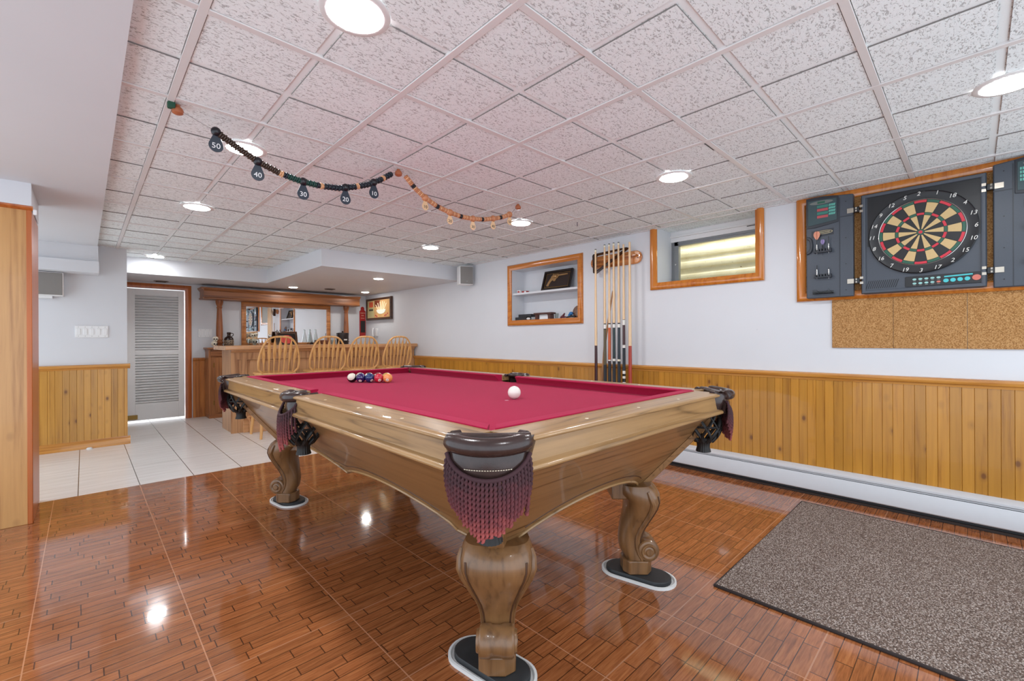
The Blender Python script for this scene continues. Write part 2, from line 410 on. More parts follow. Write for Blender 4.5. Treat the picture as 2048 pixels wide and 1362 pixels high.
# right wall with niche and window openings
NY0, NY1, NZ0, NZ1 = 2.64, 3.56, 1.215, 1.77
WY0, WY1, WZ0 = 1.07, 1.82, 1.47
struct('wall_right', wall_x(MB(), XW, 1, -1.3, 9.0, 0, H+.06, [(NY0, NY1, NZ0, NZ1), (WY0, WY1, WZ0, H+.06)], .28), PAINT, 'white right wall with niche and window openings', smooth=0)
struct('wall_back', wall_x(MB(), YB, 1, .31, XW, 0, H+.06, [(.37, .965, -1, 1.665)], .1).xf(Matrix(((0, 1, 0, 0), (1, 0, 0, 0), (0, 0, 1, 0), (0, 0, 0, 1)))), PAINT, 'white back wall behind the bar', smooth=0)
struct('wall_left', MB().box(-1.3, .31, YL, YL+.12, 0, H+.06).box(.21, .31, YL+.12, 7.22, 0, H+.06), PAINT, 'white wall section with switches left of the door', smooth=0)
struct('wall_utility', MB().box(-.6, 1.9, 8.6, 8.7, 0, 2.1).box(-.7, -.6, 7.22, 8.7, 0, 2.1).box(1.9, 2.0, 7.22, 8.7, 0, 2.1).box(-.7, 2.0, 7.0, 8.7, 2.0, 2.1), PAINT, 'white walls of the room behind the louvered door', smooth=0)
struct('ceiling', B(-1.3, XW+.3, -1.5, 7.3, H, H+.05), CEIL, 'white fissured acoustic tile ceiling', smooth=0)
g = MB()
pads = MB()
for i in range(-1, 12):
    for j in range(-10, 18):
        xa, ya = .239+.3048*i+.0140, 1.4605+.3048*j+.0140
        xb, yb = min(xa+.2768, XW-.001), min(ya+.2768, 6.299)
        xa = max(xa, .096)
        if xb-xa < .02 or yb-ya < .02 or ya > 6.29: continue
        if xb > 1.70 and yb > 4.479:
            if xa > 1.69: 
                if ya > 4.47: continue
                yb = 4.479
            elif ya < 4.47: pads.box(xa, xb, ya, min(yb, 4.479), H-.005, H); continue
            else: xb = 1.699
        pads.box(xa, xb, ya, yb, H-.005, H)
pads.mi = [0 if k % 6 < 2 else 1 for k in range(len(pads.f))]
struct('ceiling', pads, [CEIL, plain('shade_grey_tile_edge', (128, 124, 121), .9, var=.1)], 'raised fissured tile faces of the drop ceiling', smooth=0)  # tile sides greyed so the grooves carry shade lines in their colour
gap = MB()
for tri_ in GAPS: gap.ext(tri_, 'z', H-.0058, H-.0049)
struct('trim_9', gap, BLACKM, 'dark gaps beside two sagging ceiling tiles', smooth=0)
for i in range(-5, 6):
    x = .239+.6096*i
    if x > .1: g.box(x-.012, x+.012, -1.5, 6.4, H-.0095, H+.01)
for j in range(-4, 9):
    y = 1.4605+.6096*j
    if y < 6.4: g.box(.05, XW, y-.012, y+.012, H-.0088, H+.01)
g.box(XW-.018, XW, -1.3, 4.48, H-.0090, H)
struct('trim_1', g, GRIDW, 'white metal grid bars of the drop ceiling', smooth=0, bevel=.0015)
SZ = 1.745
struct('ceiling', MB().box(.31, 1.70, 6.30, YB, SZ, H).box(1.70, XW, 4.48, YB, SZ, H), PAINT, 'dropped white soffit over the bar', smooth=0)
struct('ceiling', MB().box(-1.3, .095, -1.5, YL, 1.88, H).box(-1.3, .10, 5.58, YL, 1.735, 1.88).box(-1.3, .104, 5.54, YL, 1.632, 1.735), PAINT, 'white soffit along the left side', smooth=0)
struct('ceiling', B(-1.3, -.205, 3.60, 4.15, 1.756, 1.88), PAINT, 'white beam above the wooden pillar', smooth=0)
# baseboards, wainscots, rails
def boards(mb, axis, c, sgn, a0, a1, z0, z1, w=.0475, b0=0.0, th=.014):
    k0 = math.floor((a0-b0)/w); prof = []
    a = a0
    k = k0
    while True:
        s0, s1 = max(a0, b0+k*w), min(a1, b0+(k+1)*w)
        if s0 >= a1: break
        if s1-s0 > .002:
            g_ = .0013; mb_ = mb
            poly = [(s0, 0), (s0, th-.003), (s0+g_, th), (s1-g_, th), (s1, th-.003), (s1, 0)]
            f = (lambda u, v, z: (c+sgn*v, u, z)) if axis == 'x' else (lambda u, v, z: (u, c+sgn*v, z))
            mb.prism(poly, lambda u, v: f(u, v, z0), lambda u, v: f(u, v, z1))
        k += 1
    return mb
RAILP = [(0, .735), (.018, .737), (.020, .750), (.030, .755), (.034, .765), (.034, .774), (.026, .780), (.008, .784), (0, .784)]
struct('trim_2', boards(MB(), 'x', XW, -1, -1.0, 5.57, .05, .745), PINE_Z, 'knotty pine wainscot on the right wall', smooth=0)
struct('trim_3', MB().ext([(XW-a, z) for a, z in RAILP], 'y', -1.0, 5.57), PINE_Y, 'moulded pine chair rail on the right wall')
struct('trim_4', boards(MB(), 'y', YL, -1, -1.3, .31, .04, .75), PINE_ZX, 'knotty pine wainscot on the left wall section', smooth=0)
struct('trim_5', MB().ext([(YL-a, z+.004) for a, z in RAILP], 'x', -1.3, .33), PINE_X, 'moulded pine chair rail on the left wall section')
struct('baseboard_left', MB().ext([(YL, 0), (YL-.03, 0), (YL-.03, .045), (YL-.022, .062), (YL-.016, .068), (YL-.014, .078), (YL, .078)], 'x', -1.3, .33), PINE_X, 'pine baseboard of the left wall section')
struct('trim_6', boards(MB(), 'y', YB, -1, 1.03, 1.18, .0, .76, b0=.3).ext([(YB-a, z) for a, z in RAILP], 'x', 1.03, 1.16), wood('red_pine_panel', (150, 84, 34), (192, 122, 60), 'z', .35, knots=True, board=('x', .0475, .3)), 'reddish pine wainscot beside the door casing', smooth=0)
# door 1, louvered
def louver_door():
    d = thing('door_1', 'white louvered door standing slightly ajar in an orange wood casing', 'door', (.37, YB+.03, 0))
    d['kind'] = 'structure'
    x0, x1, yf, yb = .375, .945, YB+.018, YB+.048
    MB().box(x0, x0+.08, yf, yb, .03, 1.655).box(x1-.062, x1, yf, yb, .03, 1.655).box(x0+.08, x1-.062, yf, yb, 1.575, 1.655).box(x0+.08, x1-.062, yf, yb, .835, .895).box(x0+.08, x1-.062, yf, yb, .03, .235).build('door_frame', DOORW, d, bevel=.002)
    s = MB()
    for z0, z1, n in ((.90, 1.575, 20), (.24, .835, 18)):
        for k in range(n):
            z = z0+(k+.5)*(z1-z0)/n; h = (z1-z0)/n*.40
            s.ext([(yf-.003, z-h), (yf-.003, z-h+.006), (yb-.004, z+h+.003), (yb-.001, z+h), (yb-.001, z+h-.004), (yf+.003, z-h-.002)], 'x', x0+.078, x1-.06)
    s.build('louver_slats', DOORW, d, smooth=0)
    B(x0+.07, x1-.05, yb, yb+.006, .2, 1.6).build('added_light_block', DOORW, d, smooth=0)  # added panel that stops light from behind passing between the slats
    B(.33, .475, YB+.010, YB+.017, .045, .10).build('vent_plate', BRASS, d, bevel=.002, label='aged brass plate at the foot of the door')
    return d
louver_door()
struct('door_1', MB().frame('y', YB, -1, .372, .96, -.3, 1.667, [(0, 0), (0, .014), (.012, .018), (.045, .018), (.058, .012), (.06, 0)]).box(.955, .9645, YB, YB+.06, 0, 1.667), AMB_X, 'orange stained wood casing around the louvered door')
# niche
n = MB().box(XW+.19, XW+.21, NY0-.02, NY1+.02, NZ0-.02, NZ1+.02).box(XW+.012, XW+.19, NY0, NY1, 1.495, 1.515)
struct('wall_niche', n, PAINT, 'white recessed wall niche with one shelf', smooth=0)
FRP = [(0, 0), (0, .012), (.010, .016), (.022, .024), (.036, .026), (.050, .022), (.058, .014), (.060, 0)]
struct('trim_7', MB().frame('x', XW, -1, NY0, NY1, NZ0, NZ1, FRP), AMB_Y, 'glossy amber wood frame around the wall niche')
# window
XD = XW+.25
win = thing('window_1', 'small aluminium basement window looking onto a ribbed metal window well', 'window', (XD, 1.44, WZ0)); win['kind'] = 'structure'
struct('trim_8', MB().box(XD-.012, XD+.05, WY0, WY1, 1.835, H+.05).box(XD-.03, XD, WY0, WY1, 1.872, 1.888), TRIMW, 'white header board above the basement window', smooth=0, bevel=.002)
MB().box(XD-.01, XD+.03, 1.752, 1.792, WZ0, 1.835).box(XD-.01, XD+.03, WY0, WY0+.035, WZ0, 1.835).box(XD-.01, XD+.03, WY0, 1.79, 1.80, 1.835).box(XD-.01, XD+.03, WY0, 1.79, WZ0, WZ0+.03)\
    .box(XD-.016, XD+.02, WY0, 1.76, 1.815, 1.822).box(XD, XD+.02, 1.79, WY1, WZ0, 1.835).build('window_frame', plain('dull_aluminium', (140, 142, 144), .4, .6), win, bevel=.002)
MB().lathe([(.0, -.012), (.006, -.012), (.006, 0), (0, 0)], (XD-.012, 1.772, 1.64), 12, Matrix.Rotation(PI/2, 4, 'Y')).build('latch', CHROME, win)
B(XD+.008, XD+.012, WY0+.03, 1.755, WZ0+.025, 1.805).build('pane', glass('window_glass'), win, smooth=0)
MB().tube([(XD-.03, 1.08, 1.862), (XD-.03, 1.20, 1.862)], .003, 6).build('stay_rod', BLACKM, win)
wp = []
for k in range(0, 61):
    z = 1.25+k*.0125; wp.append((.006*(1 if math.sin(k*.72) > .3 else -1)+.004*math.sin(k*.72), z))
mb = MB()
for i in range(len(wp)-1):
    (a, z0), (b_, z1) = wp[i], wp[i+1]
    mb.add([(XD+.22+a, .8, z0), (XD+.22+a, 2.2, z0), (XD+.22+b_, 2.2, z1), (XD+.22+b_, .8, z1)], [(0, 1, 2, 3)])
struct('wall_window_well', mb, GALV, 'ribbed galvanised metal wall of the window well outside')
struct('wall_window_well', MB().box(XD+.03, XD+.24, .78, .80, 1.2, 2.0).box(XD+.03, XD+.24, 2.2, 2.22, 1.2, 2.0).box(XD+.03, XD+.24, .8, 2.2, 1.2, 1.25), GALV, 'side and floor of the window well', smooth=0)
struct('window_1', MB().frame('x', XW, -1, WY0, WY1, WZ0, H-.006, FRP[:-1]+[(.056, 0)], open_top=True), AMB_Z, 'glossy amber wood frame around the basement window')
# wooden pillar at the left edge
p = thing('wooden_pillar', 'tall varnished pine plank pillar at the left edge of the view', 'pillar', (-.55, 3.86, 0))
MB().box(-.9, -.213, 3.63, 4.10, 0, 1.738).build('panel', PILLAR, p, bevel=.002)
B(-.226, -.205, 3.622, 4.11, 0, 1.738).build('corner_strip', AMB_X, p, bevel=.003)
MB().ext([(3.63, 1.735), (3.612, 1.74), (3.606, 1.748), (3.606, 1.756), (3.63, 1.756)], 'x', -.9, -.2).build('cap_moulding', AMB_X, p)
B(-.200, -.185, 3.612, 3.63, 1.712, 1.742).build('corner_cap', WHITEP, p, bevel=.004, label='small broken white corner piece')
# baseboard heater
ht = thing('baseboard_heater', 'long low white enamelled baseboard heater under the knotty pine wainscot', 'heater', (XW-.04, 1.4, 0))
HY0, HY1 = -1.0, 4.6
MB().ext([(XW-.015, .176), (XW-.062, .168), (XW-.075, .160), (XW-.075, .149), (XW-.070, .149), (XW-.070, .157), (XW-.062, .162), (XW-.015, .170)], 'y', HY0, HY1).build('top_cover', HEATW, ht)
MB().ext([(XW-.078, .137), (XW-.082, .131), (XW-.082, .040), (XW-.076, .034), (XW-.072, .040), (XW-.072, .131)], 'y', HY0, HY1).build('front_panel', HEATW, ht)
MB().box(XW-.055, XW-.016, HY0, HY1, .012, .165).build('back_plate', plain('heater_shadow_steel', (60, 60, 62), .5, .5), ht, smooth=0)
MB().box(XW-.070, XW-.050, HY0, HY1, .138, .146).build('louver_strip', plain('grey_heater_louver', (196, 197, 200), .4), ht, smooth=0)
MB().box(XW-.068, XW-.05, HY0, HY1, 0.001, .016).build('gap_shade_strip', plain('heater_gap_shade', (40, 30, 26), .6), ht, smooth=0)  # dark strip painting the shade in the gap above the floor
# ------------------------------------------------------------------ recessed lamps and grilles
GLOW = emis('lamp_diffuser_glow', (250, 252, 255), LAMP)
LAB = 'round recessed ceiling downlight'
def downlight(x, y, z, label, r=.071, group='recessed downlights in the tile ceiling', ro=.094, glow=None):
    t = thing('ceiling_downlight', label, 'ceiling light', (x, y, z), group)
    MB().lathe([(ro, 0), (ro, -.003), (ro-.004, -.006), (r+.004, -.006), (r-.002, -.006), (r-.002, 0)], (x, y, z-.008 if z > 1.8 else z), 40).build('trim_ring', TRIMW, t)
    MB().lathe([(0, 0), (r, 0), (r, -.0075), (r-.01, -.0085), (0, -.009)], (x, y, z-.008 if z > 1.8 else z), 40).build('diffuser', glow or GLOW, t)
    return t
for x, y, l in ((.545, 1.185, 'lit round ceiling downlight at the top centre, cut by the picture edge'), (.55, 2.385, 'lit round ceiling downlight behind the dark bead string'),
                (.555, 3.64, 'lit round ceiling downlight left of the bead strings, above the pale tile floor'), (.555, 6.06, 'lit round ceiling downlight nearest the louvered door'),
                (2.385, 1.165, 'lit round ceiling downlight nearest the basement window'), (2.455, 2.445, 'lit round ceiling downlight beside the end of the tan bead string'),
                (2.46, 3.70, 'lit round ceiling downlight furthest back before the bar soffit'), (2.38, -.09, 'lit round ceiling downlight at the right edge above the dartboard')):
    downlight(x, y, H, l, glow=emis('far_lamp_glow', (250, 252, 255), LAMP*.62) if y > 6 else None)
downlight(.55, -.1, H, 'round ceiling downlight behind the viewer')
for x, y, l in ((2.55, 4.955, 'small lit downlight in the bar soffit nearest the room'), (2.09, 6.53, 'small lit downlight in the bar soffit left above the mirror'), (3.12, 6.49, 'small lit downlight in the bar soffit right, in front of the picture')):
    downlight(x, y, SZ, l, .052, 'small downlights in the bar soffit', .066, emis('soffit_lamp_glow', (255, 252, 247), LAMP*.95))
for x, y, l in ((2.56, 6.44, 'flat brown slotted vent between the two far bar soffit lights'), (.69, 6.95, 'flat brown slotted vent in the soffit above the louvered door')):
    t = thing('ceiling_vent', l, 'vent', (x, y, SZ), 'brown slotted vents in the soffit')
    MB().lathe([(0, 0), (.075, 0), (.075, -.004), (.068, -.006), (0, -.006)], (x, y, SZ), 24).build('vent_ring', plain('brown_vent', (122, 104, 92), .5), t)
    s = MB()
    for k in range(-3, 4): s.box(x-.05, x+.05, y+k*.016-.004, y+k*.016+.004, SZ-.009, SZ-.005)
    s.build('vent_slots', plain('dark_vent_slot', (70, 52, 44), .6), t, smooth=0)
# ------------------------------------------------------------------ pool table
TX, TY, HX, HY, ZT = 1.307, 1.982, .698, 1.268, .784
BED = ZT-.036
tb = thing('pool_table', 'carved light oak pool table with crimson cloth, leather pockets and burgundy fringes', 'pool table', (TX, TY, 0))
# sides: k 0 left(-x) 1 near(-y) 2 right(+x) 3 far(+y).  P(side, s, d, z): s along, d inward from the outer edge
def SP(side, s, d, z):
    if side == 0: return (TX-HX+d, TY+s, z)
    if side == 2: return (TX+HX-d, TY+s, z)
    if side == 1: return (TX+s, TY-HY+d, z)
    return (TX+s, TY+HY-d, z)
RAILTOP = [(.118, .750), (.118, ZT), (.020, ZT), (.009, ZT-.0015), (.002, ZT-.005), (.0, ZT-.009), (.003, ZT-.013), (.010, ZT-.0155), (.02, ZT-.017), (.05, .750)]
APRON = [(.0135, ZT-.0155), (.0140, .719), (.009, .7165), (.003, .7145), (-.002, .711), (-.004, .7065), (-.002, .7015), (.004, .6985), (.03, .695), (.045, .703), (.045, ZT-.020)]
EC, ES = .112, .066      # rail cut back at corner / side pockets
def span(side):
    if side in (0, 2): return [(-HY+EC, -ES), (ES, HY-EC)]
    return [(-HX+EC, HX-EC)]
IVORY = plain('ivory_inlay', (236, 226, 200), .3)
for side in range(4):
    along = OAK_Y if side in (0, 2) else OAK_X
    for a, b in span(side):
        r = MB().prism(RAILTOP, lambda d, z: SP(side, a, d, z), lambda d, z: SP(side, b, d, z)).build('rail', along, tb, bevel=.0015)
        MB().prism(APRON, lambda d, z: SP(side, a, d, z), lambda d, z: SP(side, b, d, z)).build('apron', along, tb, bevel=.001)
        # cushion
        prof = [(.116, .7875), (.150, .7885), (.158, .7870), (.1615, .7835), (.158, .778), (.143, .764), (.138, BED-.001), (.116, BED-.001)]
        def ce(v, sgn, d):      # end position of the cushion with its mitre
            side_end = abs(v) < .2
            return v + sgn*((.004+(d-.116)*.45) if side_end else (.018+(d-.116)*.95))
        MB().rings([[SP(side, ce(a, 1, d), d, z) for d, z in prof], [SP(side, ce(b, -1, d), d, z) for d, z in prof]]).build('cushion', FELT, tb, bevel=.0012)
        L = b-a; n = 3
        sp = .281
        pos = [(-1 if a < -.2 and side in (0, 2) and b < .2 else 1)*sp*k for k in (1, 2, 3)] if side in (0, 2) else [-.281, 0, .281]
        for k, s_ in enumerate(pos):
            c = SP(side, s_, .048, ZT)
            MB().lathe([(0, 0), (.0052, 0), (.0052, .0006), (0, .0008)], c, 14).build('sight', IVORY, r)
# bed cloth
holes = []
for sx in (-1, 1):
    for sy in (-1, 1): holes.append((TX+sx*(HX-.096), TY+sy*(HY-.096), .066))
    holes.append((TX+sx*(HX-.052), TY, .094))
pts = []
x0, x1, y0, y1 = TX-HX+.125, TX+HX-.125, TY-HY+.125, TY+HY-.125
def walk(ax, ay, bx, by):
    n = max(int(math.hypot(bx-ax, by-ay)/.004), 1)
    return [(ax+(bx-ax)*i/n, ay+(by-ay)*i/n) for i in range(n)]
for q in walk(x0, y0, x1, y0)+walk(x1, y0, x1, y1)+walk(x1, y1, x0, y1)+walk(x0, y1, x0, y0):
    hit = False
    for hx, hy, hr in holes:
        d = math.hypot(q[0]-hx, q[1]-hy)
        if d < hr: pts.append((hx+(q[0]-hx)/d*hr, hy+(q[1]-hy)/d*hr)); hit = True
    if not hit:
        if not pts or math.hypot(pts[-1][0]-q[0], pts[-1][1]-q[1]) > .02 or True: pts.append(q)
MB().ext(pts, 'z', BED-.02, BED).build('cloth_bed', FELT, tb, smooth=0)
MB().lathe([(0, 0), (.009, 0), (.009, .0004), (0, .0004)], (1.302, 1.387, BED), 16).build('cloth_spot', plain('worn_spot_sticker', (208, 150, 165), .7), tb, label='small pale worn sticker on the cloth')
B(TX-HX+.16, TX+HX-.16, TY-HY+.16, TY+HY-.16, .66, .727).build('bed_support', OAK_YP, tb, smooth=0)
# cabinet panels with scalloped lower edge, leaning inward
def cab_bottom(u):   # u -1..1 along the side
    a = abs(u)
    lo, hi = .371, .452
    if a > .80: return lo + (1-a)/.2*.012
    if long_side:
        t = a/.80                       # arch between centre point and end point
        arch = math.sin(PI*min(1, max(0, (t-.0)/1.0)))
        return .400+.066*arch**.7 if t > .03 else .400
    t = a/.80
    return .395 + .075*(1-t*t)**.9 if t > .03 else .470
def cab_in(z): return .040+(.705-z)/(.705-.372)*.244
for side in range(4):
    long_side = side in (0, 2)
    half = HY if long_side else HX
    N = 64
    outer, edge = [], []
    mb = MB(); rows = 7
    cols = []
    for i in range(N+1):
        u = -1+2*i/N
        zb = cab_bottom(u); col = []
        for layer in (0, 1):
            for j in range(rows+1):
                z = .702+(zb-.702)*j/rows; d = cab_in(z)
                s_ = u*(half-d-(.0 if layer == 0 else .022))
                col.append(SP(side, s_, d+(.022 if layer else 0)+(.004 if j == rows and 0 else 0), z))
        ring = col[:rows+1]+col[rows+1:][::-1]
        cols.append(ring)
        edge.append(SP(side, u*(half-cab_in(zb+.006)), cab_in(zb+.006)-.001, zb+.006))
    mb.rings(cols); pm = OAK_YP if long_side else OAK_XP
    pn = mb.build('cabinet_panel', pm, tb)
    MB().tube(edge[2:-2], .0075, 8, flat=.8).build('edge_moulding', OAK_Y if long_side else OAK_X, pn)
    groove = []
    for i in range(8, N-7):
        u = -1+2*i/N
        if long_side and abs(u) < .035: continue
        zb = cab_bottom(u)+.030; d = cab_in(zb); groove.append(SP(side, u*(half-d)*.985, d-.0002, zb))
    MB().tube(groove, .0022, 6).build('groove_shade_line', plain('carved_shadow_line', (74, 46, 26), .5), pn)  # dark tube stands for the shade inside a cut groove
for sx in (-1, 1):
    for sy in (-1, 1):
        ps = []
        for j in range(7):
            z = .698+(.362-.698)*j/6; d = cab_in(z)-.002
            c = Vector((TX+sx*(HX-d), TY+sy*(HY-d), z)); o = Vector((sx, sy, 0)).normalized(); t_ = Vector((-o.y, o.x, 0))
            ps.append([tuple(c+o*a+t_*b_) for a, b_ in ((.004, -.024), (.009, -.020), (.009, -.006), (.013, 0), (.009, .006), (.009, .020), (.004, .024), (-.03, .03), (-.03, -.03))])
        MB().rings(ps).build('corner_post', OAK_YP, tb, smooth=20)
# carved legs
def leg(cx, cy, sx, sy):
    # outward diagonal o; profile columns: z, back u, front u, half width
    o = Vector((sx, sy, 0)).normalized(); t_ = Vector((-o.y, o.x, 0)); c = Vector((cx, cy, 0))
    def ring(z, ub, uf, w, n=20, e=2.6):
        uc, ru = (ub+uf)/2, (uf-ub)/2; pts = []
        for k in range(n):
            a = 2*PI*k/n; ca, sa = math.cos(a), math.sin(a)
            pts.append(tuple(c+o*(uc+ru*math.copysign(abs(ca)**(2/e), ca))+t_*(w*math.copysign(abs(sa)**(2/e), sa))+Vector((0, 0, z))))
        return pts
    body = [(.402, -.075, .058, .098), (.385, -.078, .080, .106), (.362, -.076, .093, .111), (.335, -.050, .096, .110), (.305, -.048, .088, .100), (.275, -.050, .074, .086),
            (.245, -.058, .058, .073), (.215, -.066, .043, .060), (.185, -.071, .030, .052), (.160, -.074, .024, .049), (.130, -.072, .026, .047), (.105, -.064, .034, .047), (.085, -.050, .046, .048), (.070, -.044, .050, .048)]
    lg = MB().rings([ring(*b_) for b_ in body]).build('leg', OAK_LEG, tb)
    MB().rings([[tuple(c+o*(a*.060)+t_*(b_*.056)+Vector((0, 0, z))) for a, b_ in ((1, .45), (.62, 1), (-.62, 1), (-1, .45), (-1, -.45), (-.62, -1), (.62, -1), (1, -.45))] for z in (.022, .068, .078)]).build('foot_block', OAK_LEG, lg, bevel=.004, smooth=25)
    MB().rings([[tuple(c+o*a+t_*b_+Vector((0, 0, z))) for a, b_ in ((-.034, .062), (-.112, .062), (-.112, -.062), (-.034, -.062))] for z in (.338, .350, .412)]).build('bracket', OAK_LEG, lg, bevel=.006, smooth=25)
    # scroll: spiral discs on both sides and rolled front
    M = Matrix.Translation(c+o*.043+Vector((0, 0, .118))) @ Matrix(((o.x, 0, t_.x, 0), (o.y, 0, t_.y, 0), (0, 1, 0, 0), (0, 0, 0, 1)))
    prof = [(0, -.062), (.012, -.062), (.014, -.058), (.020, -.056), (.026, -.060), (.030, -.060), (.033, -.053), (.041, -.051), (.045, -.046), (.046, -.02), (.042, -.012), (.042, .012), (.046, .02), (.045, .046), (.041, .051), (.033, .053), (.030, .060), (.026, .060), (.020, .056), (.014, .058), (.012, .062), (0, .062)]
    MB().lathe(prof, (0, 0, 0), 28, M).build('scroll', OAK_LEG, lg, smooth=30)
    for sg in (-1, 1):   # carved side ridge and a dark tube painting the shade beside it
        pr = []
        for z, ub, uf, w in body[1:]:
            pr.append(tuple(c+o*(ub+(uf-ub)*.66)+t_*(sg*w*.985)+Vector((0, 0, z))))
        MB().tube(pr, [.006, .010, .012, .011, .010, .009, .008, .007, .006, .006, .006, .006, .004][:len(pr)], 8).build('carved_ridge', OAK_LEG, lg)
        gr = [tuple(c+o*(ub+(uf-ub)*.86)+t_*(sg*w*.80)+Vector((0, 0, z))) for z, ub, uf, w in body[2:-2]]
        MB().tube(gr, .0034, 6).build('leg_shade_line', plain('carved_shadow_line', (74, 46, 26), .5), lg)
for sx in (-1, 1):
    for sy in (-1, 1): leg(TX+sx*(HX-.299), TY+sy*(HY-.299), sx, sy)
# leather pockets
def arc_sweep(prof, a0, a1, M, n=28):
    rs = []
    for i in range(n+1):
        a = a0+(a1-a0)*i/n
        rs.append([tuple(M @ Vector((r*math.cos(a), r*math.sin(a), z))) for r, z in prof])
    return MB().rings(rs)
def pocket(hx, hy, th, corner, detail, label):
    M = Matrix.Translation((hx, hy, 0)) @ Matrix.Rotation(th, 4, 'Z')
    R = .112 if corner else .066
    half = math.radians(58 if corner else 88)
    zc = ZT-.010
    pts, rad = [], []
    arm = [(-.012, -.072), (-.024, -.088), (-.042, -.0965)] if corner else [(.040, -.060), (.025, -.064), (.008, -.066)]
    for x, y in arm:
        pts.append(M @ Vector((x, y, ZT-.002))); rad.append(.0115 if corner else .008)
    for i in range(17):
        a = PI+half*(-1+2*i/16) if True else 0
        k = math.sin(PI*i/16)
        a = PI - half*(-1+2*i/16)
        pts.append(M @ Vector((R*math.cos(a), -R*math.sin(a), zc+.006*(1-k)))); rad.append(.0125+.0085*min(1, k*3))
    for x, y in arm[::-1]:
        pts.append(M @ Vector((x, -y, ZT-.002))); rad.append(.0115 if corner else .008)
    pk = MB().tube(pts, rad, 14).build('pocket', LEATHER, tb, label=label)
    # inner liner and mouth shield
    ri = .058 if corner else .056
    arc_sweep([(ri, .70), (ri, ZT-.006), (ri+.006, ZT-.001), (R-.004, ZT-.001), (R, ZT-.012), (R-.01, .735), (R-.02, .70)], PI-math.radians(100 if corner else 95), PI+math.radians(100 if corner else 95), M).build('pocket_liner', LEATHER, pk)
    arc_sweep([(R-.004, .766), (R+.001, .74), (R-.006, .700), (R-.014, .700)], PI-half, PI+half, M).build('leather_skirt', LEATHER, pk)
    if detail == 2:
        st = MB()
        for i in range(-9, 10):
            a = PI+i*.052
            p0 = M @ Vector(((R+.0015)*math.cos(a), (R+.0015)*math.sin(a), .724)); p1 = M @ Vector(((R+.0015)*math.cos(a+.032), (R+.0015)*math.sin(a+.032), .724))
            st.tube([p0, p1], .0009, 5)
        st.build('stitching', plain('pale_thread', (220, 205, 180), .7), pk)
    # net: crossing leather straps round a basket, plus gathered collar
    ox = -.010 if corner else .004
    def bask(v, a):   # v 0 top..1 bottom
        rr = [.058, .066, .071, .070, .060, .038]; k = v*5; i = min(int(k), 4); r = rr[i]+(rr[i+1]-rr[i])*(k-i)
        return M @ Vector((ox+r*math.cos(a), r*math.sin(a), .708-v*.138))
    nb = MB(); ns = 9
    for i in range(ns):
        for sg in (-1, 1):
            a0 = 2*PI*i/ns
            nb.tube([bask(v/12, a0+sg*(v/12)*1.25) for v in range(13)], .0068, 6, flat=.5)
    for v in (0.0, .5): nb.tube([bask(v, 2*PI*k/24) for k in range(24)], .005, 6, closed=True)
    nb.build('net', plain('black_pocket_leather', (20, 17, 16), .55), pk)
    cl = []
    for r, z in ((.032, .574), (.025, .562), (.024, .545), (.029, .526)):
        cl.append([tuple(M @ Vector((ox+r*(1+.07*(k % 2)*(z < .6))*math.cos(2*PI*k/40), r*(1+.07*(k % 2)*(z < .6))*math.sin(2*PI*k/40), z))) for k in range(40)])
    MB().rings(cl).build('net_collar', plain('black_pocket_leather', (20, 17, 16), .55), pk)
    # fringe
    ns = 25 if corner else 15
    hf = math.radians(55 if corner else 58); RF = R+(.004 if corner else .022)
    def top(u): return .752-.050*(1-u*u)**.8
    ft = MB().tube([M @ Vector((RF*math.cos(PI+hf*u), RF*math.sin(PI+hf*u), top(u))) for u in [-1+2*i/20 for i in range(21)]], .0055, 8)
    tas = []
    for i in range(ns):
        u = -1+2*(i+.5)/ns; a = PI+hf*u
        z1 = top(u)-.002; ln = (.082+.046*(1-abs(u))**.8)*(1+random.uniform(-.07, .07))
        if not corner: ln *= 1.12
        if i == ns-2 and detail == 2: ln += .03
        steps = max(8, int(ln/.0022)) if detail == 2 else max(8, int(ln/.004))
        wob = random.uniform(-.006, .006)
        q = []
        for k in range(steps+1):
            f = k/steps
            aa = a+wob*f*.8; rr = RF+.002+.010*f*(1-f)*2 - .004*f
            q.append(M @ Vector((rr*math.cos(aa), rr*math.sin(aa), z1-ln*f)))
        r_ = [.0046*(1-.25*(f_ < 2)) for f_ in range(steps+1)]
        mb_ = MB() if detail == 2 else ft
        mb_.tube(q, r_, 8 if detail == 2 else 6, lobes=2, twist=(.62 if detail == 2 else 1.1))
        if detail == 2: tas.append(mb_)
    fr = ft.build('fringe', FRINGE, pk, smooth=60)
    return pk, tas
PK = [((-1, -1), 45, 2, 'dark brown leather corner pocket nearest the viewer'), ((-1, 1), -45, 1, None), ((1, -1), 135, 1, None), ((1, 1), 225, 1, None)]
for (sx, sy), th, det, lb in PK:
    pk, tas = pocket(TX+sx*(HX-.100), TY+sy*(HY-.100), math.radians(th), True, det, lb)
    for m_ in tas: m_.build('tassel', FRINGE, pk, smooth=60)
for sx, th in ((-1, 0), (1, 180)):
    pocket(TX+sx*(HX-.060), TY, math.radians(th), False, 1, None)
